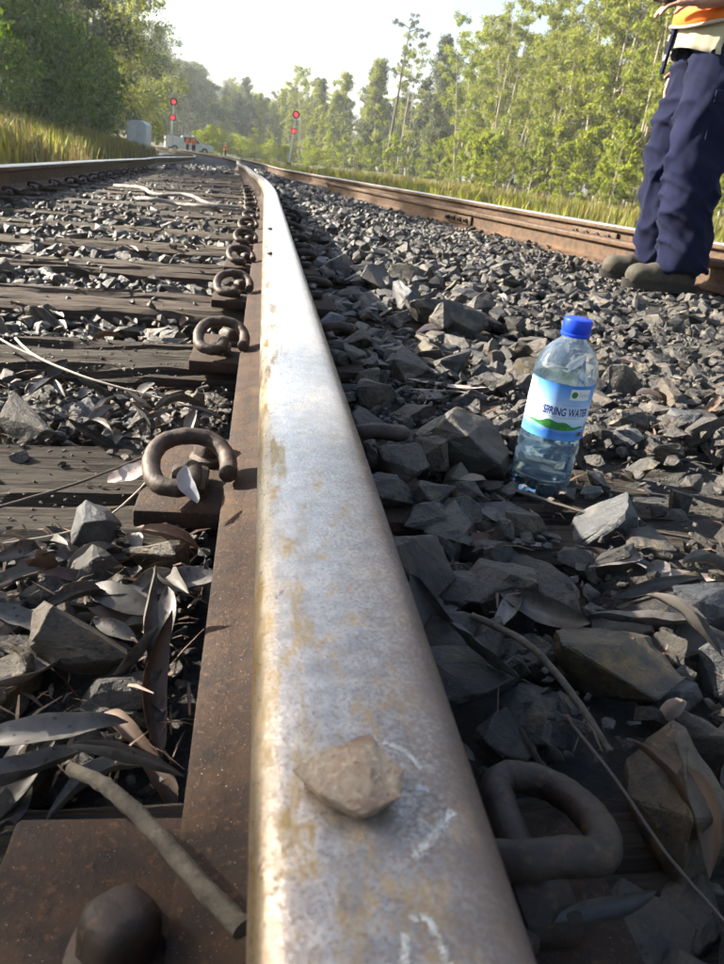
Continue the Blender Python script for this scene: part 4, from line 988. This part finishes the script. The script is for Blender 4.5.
# ------------------------------------------------------------------ far workers, truck, signals, cabinet
def worker(x, y, rz, label, pose):
    z = ground_z(x, y) + .02
    root = empty('person', (x, y, z), (0, 0, rz)); tag(root, label, 'person', 'workers on the line in the distance')
    bm = bmesh.new()
    for s in (-1, 1):
        capsule(bm, (0, s * .09, .9), .075, (.02, s * .1, .48), .055); capsule(bm, (.02, s * .1, .48), .055, (0, s * .11, .06), .04); capsule(bm, (0, s * .11, .05), .04, (.14, s * .12, .04), .035)
        sh = (0, s * .2, 1.38); el = (.04 + .1 * pose, s * .27, 1.1); wr = (.2 + .1 * pose, s * .2, 1.02); capsule(bm, sh, .06, el, .045); capsule(bm, el, .045, wr, .032); hand(bm, wr, (1, -.2 * s, -.1), (0, 0, -1), curl=.5, mirror=s)
        capsule(bm, (0, s * .06, .95), .1, (0, s * .09, 1.35), .095)
    capsule(bm, (0, 0, 1.4), .05, (0, 0, 1.55), .05); capsule(bm, (.01, 0, 1.58), .078, (0, 0, 1.66), .088)
    link('body', remesh(to_mesh(bm, 'body'), .011, 2, 'body'), M['skin'], root)
    bm = bmesh.new()
    for s in (-1, 1): capsule(bm, (0, s * .085, .93), .115, (.02, s * .1, .48), .085); capsule(bm, (.02, s * .1, .48), .085, (0, s * .11, .1), .075)
    link('trousers', remesh(to_mesh(bm, 'trousers'), .02, 2, 'trousers'), M['navy'], root)
    bm = bmesh.new()
    for s in (-1, 1): capsule(bm, (0, s * .075, .95), .13, (0, s * .1, 1.36), .125); capsule(bm, (0, s * .2, 1.38), .085, (.04 + .1 * pose, s * .27, 1.1), .07)
    link('vest', remesh(to_mesh(bm, 'vest'), .02, 2, 'vest'), M['orange'], root)
    bm = bmesh.new(); lathe(bm, [(.15, 1.665), (.15, 1.675), (.105, 1.68), (.1, 1.73), (.07, 1.775), (.02, 1.785)], 18); link('hard_hat', to_mesh(bm, 'hard_hat', 50), M['white_paint'], root)
worker(-8.05, 88, 2.6, 'worker in orange vest and white hat in front of the white truck, left of two', 0)
worker(-7.35, 87, -1.2, 'worker in orange vest in front of the white truck, right of two', 1)
worker(-4.6, 98, 2.9, 'lone worker in orange vest standing by the green bushes beyond the track', 0)
def truck(x, y, rz):
    z = ground_z(x, y); root = empty('utility_truck', (x, y, z), (0, 0, rz)); tag(root, 'white utility truck parked across the far end of the line', 'truck')
    bm = bmesh.new(); prism(bm, [(-2.6, .45), (2.6, .45), (2.65, .95), (2.45, 1.08), (1.35, 1.15), (.65, 1.78), (-.75, 1.8), (-.8, 1.0), (-2.6, 1.0)], -.88, .88); bmesh.ops.bevel(bm, geom=list(bm.edges), offset=.05, segments=2, affect='EDGES'); b = link('body', to_mesh(bm, 'body', 40), M['white_paint'], root)
    bm = bmesh.new(); box(bm, (-1.72, 0, 1.25), (1.8, 1.8, .7), .05); link('canopy', to_mesh(bm, 'canopy', 40), M['white_paint'], root)
    for s in (-1, 1):
        bm = bmesh.new(); prism(bm, [(-.6, 1.15), (1.15, 1.15), (.62, 1.66), (-.6, 1.68)], s * .885 - .01, s * .885 + .01); w_ = link('side_window', to_mesh(bm, 'side_window'), M['glass_dark'], root)
        for xx in (-1.6, 1.65):
            bm = bmesh.new(); lathe(bm, [(.2, -.12), (.36, -.12), (.38, -.08), (.38, .08), (.36, .12), (.2, .12)], 24); t = link('wheel', to_mesh(bm, 'wheel', 40), M['black'], root, (xx, s * .8, .39), (R(90), 0, 0))
            bm = bmesh.new(); lathe(bm, [(.19, -.125), (.19, .125)], 16); link('rim', to_mesh(bm, 'rim', 40), M['grey_metal'], t)
        bm = bmesh.new(); box(bm, (2.6, s * .66, .86), (.1, .3, .16), .03); link('headlight', to_mesh(bm, 'headlight', 40), M['grey_metal'], root)
    bm = bmesh.new(); prism(bm, [(1.33, 1.18), (1.35, 1.2), (.69, 1.76), (.67, 1.74)], -.76, .76); link('windscreen', to_mesh(bm, 'windscreen'), M['glass_dark'], root)
truck(-8.4, 93, R(12))
def signal(x, y, H, label, lean):
    z = ground_z(x, y); root = empty('railway_signal', (x, y, z), (0, lean, 0)); tag(root, label, 'signal', 'two-light railway signals')
    bm = bmesh.new(); tube(bm, [(0, 0, 0), (0, 0, H)], [.075, .06], 14); link('mast', to_mesh(bm, 'mast', 50), M['white_paint'], root)
    bm = bmesh.new(); box(bm, (0, 0, .25), (.5, .5, .5), .03, None, (.8, .8)); link('base', to_mesh(bm, 'base', 40), M['black'], root)
    for zz, r in ((H - .1, .33), (H - 1.45, .27)):
        bm = bmesh.new(); lathe(bm, [(.02, 0), (r, 0), (r, .03), (.02, .031)], 28); h = link('signal_head', to_mesh(bm, 'signal_head', 40), M['black'], root, (0, -.10, zz), (R(90), 0, 0))
        bm = bmesh.new(); lathe(bm, [(.15, .0), (.13, .03), (.08, .05), (.01, .056)], 20); link('lens', to_mesh(bm, 'lens', 80), M['red_light'], h, (0, 0, .032))
        bm = bmesh.new(); n = 14; V = []
        a = [bm.verts.new((.17 * math.cos(t), .17 * math.sin(t), .03)) for t in [math.pi * k / n for k in range(n + 1)]]; b2 = [bm.verts.new((.17 * math.cos(t), .17 * math.sin(t), .34)) for t in [math.pi * k / n for k in range(n + 1)]]
        for k in range(n): bm.faces.new((a[k], a[k + 1], b2[k + 1], b2[k]))
        hd = link('hood', to_mesh(bm, 'hood', 60), M['black'], h); s_ = hd.modifiers.new('s', 'SOLIDIFY'); s_.thickness = .008
        bm = bmesh.new(); box(bm, (0, 0, -.09), (.22, .26, .2), .02); link('lamp_case', to_mesh(bm, 'lamp_case', 40), M['black'], h)
    bm = bmesh.new()
    for s in (-1, 1): tube(bm, [(s * .14, .12, .4), (s * .14, .12, H - .5)], .014, 6)
    for k in range(int(H / .32)): tube(bm, [(-.14, .12, .5 + .3 * k), (.14, .12, .5 + .3 * k)], .011, 6)
    link('ladder', to_mesh(bm, 'ladder', 50), M['grey_metal'], root)
signal(-8.9, 80, 4.5, 'railway signal with two red lights on a white mast beside the white cabinet', R(3.5))
signal(2.2, 75, 4.6, 'railway signal with two red lights standing before the right-hand trees', R(5))
def cabinet(x, y):
    z = ground_z(x, y) - .05; root = empty('equipment_cabinet', (x, y, z), (0, R(3), R(-14))); root.scale = (.88, .88, .88); tag(root, 'white round-topped equipment cabinet in the grass left of the track', 'cabinet')
    n = 14; out = [(-.55, 0), (.55, 0)] + [(.55 * math.cos(math.pi * k / n), 1.55 + .26 * math.sin(math.pi * k / n)) for k in range(n + 1)]
    bm = bmesh.new(); prism(bm, out, -.4, .4); link('case', to_mesh(bm, 'case', 40), M['white_paint'], root)
    for s in (-1, 1):
        bm = bmesh.new(); box(bm, (s * .26, -.41, .82), (.48, .02, 1.35), .008); d = link('door', to_mesh(bm, 'door', 40), M['white_paint'], root)
        bm = bmesh.new(); box(bm, (s * .07, -.43, .85), (.03, .03, .14), .006); link('handle', to_mesh(bm, 'handle', 40), M['grey_metal'], d)
    bm = bmesh.new(); box(bm, (0, 0, .02), (1.25, .95, .12), .02); link('plinth', to_mesh(bm, 'plinth', 40), M['ballast'], root)
cabinet(-6.25, 42)

# ------------------------------------------------------------------ vegetation
def leaf_cards(q, centers, n, spread, lw, ll, droop=.5):
    """n leaf-sized quads spread round cluster centres (x,y,z,r)"""
    C = np.array(centers); idx = q.integers(0, len(C), n)
    d = q.normal(0, 1, (n, 3)); d /= np.linalg.norm(d, axis=1)[:, None]; d *= (q.random(n) ** .45)[:, None]
    P = C[idx, :3] + d * C[idx, 3:4] * np.array((1, 1, spread))
    ax = q.normal(0, 1, (n, 3)); ax[:, 2] -= droop * 1.6; ax /= np.linalg.norm(ax, axis=1)[:, None]
    s = np.cross(ax, q.normal(0, 1, (n, 3))); s /= np.linalg.norm(s, axis=1)[:, None]
    L = (ll * q.uniform(.6, 1.4, n))[:, None]; W_ = (lw * q.uniform(.6, 1.4, n))[:, None]
    V = np.stack([P - ax * L / 2, P + s * W_ / 2, P + ax * L / 2, P - s * W_ / 2], 1).reshape(-1, 3)
    F = np.arange(4 * n).reshape(-1, 4); return V, F
def build_tree(seed, H, cr, c0, n, lw, ll, nlimb=14, tr=.09, lean=.5, spread=.8, clr=.55, conic=.0, name='tree', droop=.5, stems=1, ph0=.25, ph1=.7):
    q = np.random.default_rng(seed); rg = random.Random(seed); bm = bmesh.new(); cl = []
    for sidx in range(stems):
        ox, oy = (rg.uniform(-.6, .6), rg.uniform(-.6, .6)) if stems > 1 else (0, 0)
        lx, ly = rg.uniform(-lean, lean), rg.uniform(-lean, lean); Hs = H * (1 if sidx == 0 else rg.uniform(.7, .95))
        tp = [(ox + lx * (t ** 1.5) + .06 * H * .1 * rg.uniform(-1, 1), oy + ly * t ** 1.5 + .06 * H * .1 * rg.uniform(-1, 1), Hs * t - (.3 if t == 0 else 0)) for t in (0, .15, .3, .45, .6, .75, .88, 1)]
        S = spline(tp, 3); N = len(S); tube(bm, S, [max(.012, tr * (1 - .9 * i / N)) for i in range(N)], 7)
        for k in range(nlimb // stems + 1):
            t = c0 + (1 - c0) * (k + rg.random()) / (nlimb // stems + 1); i = min(N - 1, int(t * (N - 1))); b = S[i]
            a = rg.uniform(0, 6.28); u = (t - c0) / max(.01, 1 - c0)
            rad = cr * ((1 - conic) * math.sin(math.pi * min(1, ph0 + ph1 * u)) + conic * (1 - u) + .15) * rg.uniform(.55, 1.1)
            e = b + Vector((math.cos(a) * rad, math.sin(a) * rad, rg.uniform(.1, .6) * rad)); m_ = b.lerp(e, .5) + Vector((0, 0, -.08 * rad))
            tube(bm, [b, m_, e], [max(.01, tr * .35 * (1 - u * .6)), tr * .2 * (1 - u * .5), .006], 5)
            r_ = clr * rg.uniform(.7, 1.25)
            cl.append((*e, r_)); cl.append((*b.lerp(e, .6), r_ * .8))
            if rg.random() < .6: cl.append((*(e + Vector((rg.uniform(-.5, .5), rg.uniform(-.5, .5), rg.uniform(-.5, .4))) * clr * 1.6), r_ * .7))
        cl.append((*S[-1], clr * .8))
    V, F = leaf_cards(q, cl, n, spread, lw, ll, droop)
    return to_mesh(bm, 'trunk', 60), np_mesh('crown', V, F)
class Species:
    def __init__(s, count, mts, bark, **kw): s.v = [build_tree(900 + hash_(kw) + i * 13, **kw) for i in range(count)]; s.m = mts; s.b = bark; s.k = 0
    def plant(s, x, y, label, group, sc=1, z=None, name='gum_tree', cat='tree', rz=None, m=None, vi=None):
        t, c = s.v[(rnd.randrange(len(s.v)) if vi is None else vi)]; s.k += 1
        root = empty(name, (x, y, ground_z(x, y) - .05 if z is None else z), (rnd.uniform(-.03, .03), rnd.uniform(-.03, .03) + (.07 if x > 5 else 0), rnd.uniform(0, 6.28) if rz is None else rz)); root.scale = (sc, sc, sc * rnd.uniform(.93, 1.07))
        tag(root, label, cat, group)
        a = link('trunk', t, s.b, root); b = link('crown', c, None, root)
        mm = m or rnd.choice(s.m)
        if not c.materials: c.materials.append(mm)
        b.material_slots[0].link = 'OBJECT'; b.material_slots[0].material = mm; return root
def hash_(kw): return int(sum(v for v in kw.values() if isinstance(v, (int, float))) * 97) % 5000
SLIM = Species(6, [M['fol_gum'], M['fol_lime'], M['fol_gum']], M['bark_pale'], H=11.5, cr=1.55, c0=.08, n=7500, lw=.07, ll=.23, nlimb=46, tr=.085, lean=1.1, clr=.42, stems=2, ph0=.12, ph1=.68)
CAS = Species(3, [M['fol_grey'], M['fol_grey'], M['fol_gum']], M['bark_dark'], H=10.5, cr=1.5, c0=.04, n=6500, lw=.09, ll=.34, nlimb=38, tr=.10, lean=.4, clr=.55, conic=.6, droop=.9)
SAP = Species(3, [M['fol_lime']], M['bark_pale'], H=3.4, cr=.85, c0=.05, n=2200, lw=.08, ll=.2, nlimb=18, tr=.03, lean=.3, clr=.32)
BIG = Species(3, [M['fol_dark'], M['fol_dark'], M['fol_gum']], M['bark_dark'], H=11.5, cr=3.2, c0=.10, n=12000, lw=.10, ll=.26, nlimb=36, tr=.2, lean=1.0, clr=.95)
SHR = Species(3, [M['fol_shrub']], M['bark_dark'], H=2.6, cr=1.4, c0=.05, n=4200, lw=.06, ll=.15, nlimb=26, tr=.05, lean=.3, clr=.5, stems=3)
def belt(t):      # right-hand tree belt, following the line round the curve
    P = [(25, 24), (22, 31), (19.5, 42), (18, 55), (16.5, 70), (13, 100), (6, 125), (-4, 146), (-13, 165)]
    k = t * (len(P) - 1); i = min(int(k), len(P) - 2); f_ = k - i; return P[i][0] * (1 - f_) + P[i + 1][0] * f_, P[i][1] * (1 - f_) + P[i + 1][1] * f_
for k in range(150):
    t = (k + rnd.random()) / 150; x, y = belt(t); d = rnd.uniform(0, 6.5)
    far = t > .52
    sp = CAS if (far and rnd.random() < .62) else SLIM
    sp.plant(x + d * .9, y + d * .35, 'slender tree in the front of the dense belt right of the line' if not far else 'grey-green tree at the far end of the right-hand belt', 'trees of the belt right of the line', rnd.uniform(.6, 1.1) * (1.35 if t < .32 else 1.08), name='gum_tree' if sp is SLIM else 'she_oak_tree')
for k in range(80):
    t = (k + rnd.random()) / 80; x, y = belt(t); d = rnd.uniform(6, 15)
    (SLIM if rnd.random() < .6 else CAS).plant(x + d, y + d * .4, 'darker tree deep inside the right-hand belt', 'trees of the belt right of the line', rnd.uniform(.8, 1.1), m=rnd.choice([M['fol_grey'], M['fol_gum'], M['fol_dark']]))
for k in range(60):
    t = (k + rnd.random()) / 60; x, y = belt(t); d = rnd.uniform(-3.5, 0)
    SAP.plant(x + d, y + d * .3, 'lime-green sapling at the foot of the right-hand belt', 'saplings along the right-hand belt', rnd.uniform(.5, 1.25), name='sapling')
# tall bare-stemmed tree with a small tufted crown
bm = bmesh.new(); S = spline([(0, 0, -.3), (.1, 0, 3), (.35, .1, 6), (.5, 0, 8.5), (.75, 0, 11.3)], 5); tube(bm, S, [.16 * (1 - .8 * i / len(S)) for i in range(len(S))], 8)
cl = []
for a, h, L in ((.3, 7.2, 1.3), (2.9, 7.6, 1.2), (1.6, 8.4, 1.0), (4.4, 9.2, .8), (.2, 10.9, 1.3), (3.2, 11.1, 1.2), (1.2, 11.3, .8), (5, 11.2, .9)):
    b = Vector((.3 + .04 * h, 0, h)); e = b + Vector((math.cos(a) * L, math.sin(a) * L, .35)); tube(bm, [b, b.lerp(e, .5) + Vector((0, 0, .12)), e], [.05, .03, .01], 5)
    cl += [(*(e + Vector((rnd.gauss(0, .3), rnd.gauss(0, .3), rnd.gauss(-.1, .25)))), rnd.uniform(.12, .3)) for _ in range(5)]; cl.append((*b.lerp(e, .6), .22))
tt = empty('gum_tree', (12.6, 84, ground_z(12.6, 84))); tt.scale = (1.12, 1.12, 1.2); tag(tt, 'tall dark bare-stemmed tree with a small tufted top above the right-hand belt', 'tree')
link('trunk', to_mesh(bm, 'trunk', 60), M['bark_dark'], tt); V, F = leaf_cards(np.random.default_rng(5), cl, 1700, .7, .06, .24, .9); link('crown', np_mesh('crown', V, F), M['fol_grey'], tt)
# left-hand trees
LT = [(-12.5, 31), (-16, 34), (-14, 40), (-12.6, 43), (-18, 46), (-13.2, 49), (-13.5, 55), (-12.2, 62), (-17, 68), (-14.5, 76), (-13, 84), (-17, 88), (-14.5, 97), (-18, 105), (-15.5, 114), (-21, 60), (-22, 80), (-24, 100), (-16, 124), (-18, 133)]
for i, (x, y) in enumerate(LT):
    BIG.plant(x + rnd.uniform(-.5, .5), y, 'big dark gum tree on the bank left of the line' if y < 60 else 'dark gum tree farther along the left bank', 'gum trees on the left bank', rnd.uniform(.9, 1.15) * (1.15 if y < 90 else .9))
for k in range(42):
    y = rnd.uniform(150, 285); x = rnd.uniform(-62, -6) * (y / 230)
    BIG.plant(x, y, 'hazy tree on the distant wooded hill', 'trees of the distant hill', rnd.uniform(.9, 1.4), m=rnd.choice([M['fol_dark'], M['fol_grey']]))
for x, y, s in ((-7.7, 23.5, .8), (-8.6, 26, 1.1), (-7.3, 28, .8), (-8.6, 30, 1.15), (-7.6, 32, .75), (-9.2, 34, 1.25), (-8.2, 37, .9), (-9.4, 40, 1.2), (-9.8, 45, .95), (-9.6, 29, 1.4), (-11.2, 50, 1.2)):
    SHR.plant(x, y, 'bright green rounded shrub on the grassy left bank', 'shrubs on the left bank', s * 1.35, name='shrub', cat='shrub')
for x, y, s in ((-6.8, 102, 1.1), (-5.2, 108, 1.2), (-3.2, 112, 1.1), (-1.6, 118, 1.0), (-7.6, 115, 1.3), (.6, 110, .9), (3, 104, .8), (5.8, 92, .8)):
    SHR.plant(x, y, 'lime-green bush beyond the track beside the lone worker', 'bushes beyond the bend', s, name='shrub', cat='shrub', m=M['fol_lime'])
for x, y in ((27, 14), (27, 4), (26, -8), (22, -20), (12, -28), (0, -32), (-12, -28), (-19, -18), (-20, -8), (15, -36), (-6, -40), (31, -2), (30, 10), (-22, 24), (-19, 20)):
    BIG.plant(x, y, 'gum tree beside the line out of the picture, closing the clearing', 'gum trees around the clearing', rnd.uniform(1.0, 1.25))
# dead pale limbs reaching in at the top left
dt = empty('dead_tree', (-9.4, 22.5, ground_z(-9.4, 22.5))); tag(dt, 'dead grey tree with bare pale branches at the top left corner', 'tree')
bm = bmesh.new(); tube(bm, spline([(-.3, 0, -.2), (-.2, 0, 1.6), (0, .1, 3.2), (.1, 0, 4.8), (.25, 0, 6.2)], 4), [.14 - .005 * i for i in range(17)], 9); link('trunk', to_mesh(bm, 'trunk', 60), M['bark_pale'], dt)
for pts, r in (([(.0, 0, 3.05), (.7, .1, 3.15), (1.3, 0, 3.25), (1.9, .1, 3.5), (2.6, .1, 3.55)], .05), ([(.1, 0, 3.7), (.8, 0, 3.85), (1.4, .1, 3.9), (2.2, 0, 4.25)], .045), ([(.1, 0, 2.5), (.5, .1, 2.55), (1.0, 0, 2.9), (1.3, 0, 2.7)], .035), ([(.75, .1, 3.15), (.95, .15, 3.55), (1.0, .1, 3.9)], .025)):
    bm = bmesh.new(); S = spline(pts, 5); tube(bm, S, [r * (1 - .75 * i / len(S)) for i in range(len(S))], 7); link('branch', to_mesh(bm, 'branch', 60), M['bark_pale'], dt)
BIG.plant(-13.25, 4.75, 'big gum tree left of the view whose shade falls on the near rail', 'gum trees on the left bank', 1.22, vi=0, rz=.4)
def grass(name, n, region, h0, h1, mt, label, wd=.012):
    q = nrg; V = np.zeros((n, 5, 3)); P = np.array([region() for _ in range(n)])
    zz = np.array([ground_z(a, b) for a, b in P]); h = q.uniform(h0, h1, n); a = q.uniform(0, 6.28, n); ln = q.uniform(.05, .45, n) * h
    wx, wy = np.cos(a + 1.57) * wd, np.sin(a + 1.57) * wd; w_ = q.uniform(.5, 1.5, n)
    V[:, 0] = np.stack([P[:, 0] - wx * w_, P[:, 1] - wy * w_, zz - .03], 1); V[:, 1] = np.stack([P[:, 0] + wx * w_, P[:, 1] + wy * w_, zz - .03], 1)
    mx, my = P[:, 0] + np.cos(a) * ln * .35, P[:, 1] + np.sin(a) * ln * .35
    V[:, 2] = np.stack([mx + wx * w_ * .8, my + wy * w_ * .8, zz + h * .6], 1); V[:, 3] = np.stack([mx - wx * w_ * .8, my - wy * w_ * .8, zz + h * .6], 1)
    V[:, 4] = np.stack([P[:, 0] + np.cos(a) * ln, P[:, 1] + np.sin(a) * ln, zz + h], 1)
    b = np.arange(n)[:, None] * 5; T = np.concatenate([b + (0, 1, 2), b + (0, 2, 3), b + (3, 2, 4)], 0)
    return tag(link(name, np_mesh(name, V.reshape(-1, 3), T), mt), label, 'grass', kind='stuff')
def tuft(x0, x1, y0, y1, k, sd):
    rg = random.Random(sd); cs = [(rg.uniform(x0, x1), rg.uniform(y0, y1)) for _ in range(k)]
    def f_():
        c = rnd.choice(cs); y = c[1] + rnd.gauss(0, .22); return c[0] + rnd.gauss(0, .22) + cen_f(min(85, max(0, y)))[0], y
    return f_
grass('grass', 16000, tuft(-8.5, -3.6, 7, 46, 300, 1), .15, .6, M['grass_lime'], 'tall yellow-green grass on the left bank')
grass('dry_grass', 12000, tuft(-8.0, -3.3, 10, 60, 240, 2), .2, .6, M['grass_dry'], 'dry brown seeding grass on the left bank')
grass('grass', 12000, tuft(4.5, 18, 8, 70, 500, 3), .15, .5, M['grass_lime'], 'low yellow-green grass beyond the right-hand rail', .015)
grass('dry_grass', 6000, tuft(5, 20, 10, 80, 300, 4), .2, .6, M['grass_dry'], 'dry grass at the foot of the right-hand trees', .015)
# ------------------------------------------------------------------ haze
bm = bmesh.new(); box(bm, (0, 35, 17.5), (960, 890, 43)); hz = link('haze', to_mesh(bm, 'haze'), None); tag(hz, 'thin pale haze over the far trees', 'haze', kind='stuff')
m = bpy.data.materials.new('haze'); m.use_nodes = True; n = m.node_tree.nodes; n.remove(n['Principled BSDF'])
pv = n.new('ShaderNodeVolumePrincipled'); pv.inputs['Color'].default_value = (.86, .93, 1, 1); pv.inputs['Density'].default_value = .0009; pv.inputs['Anisotropy'].default_value = .3
m.node_tree.links.new(pv.outputs[0], n['Material Output'].inputs['Volume']); hz.data.materials.append(m)
bpy.data.scenes.remove(WORK)
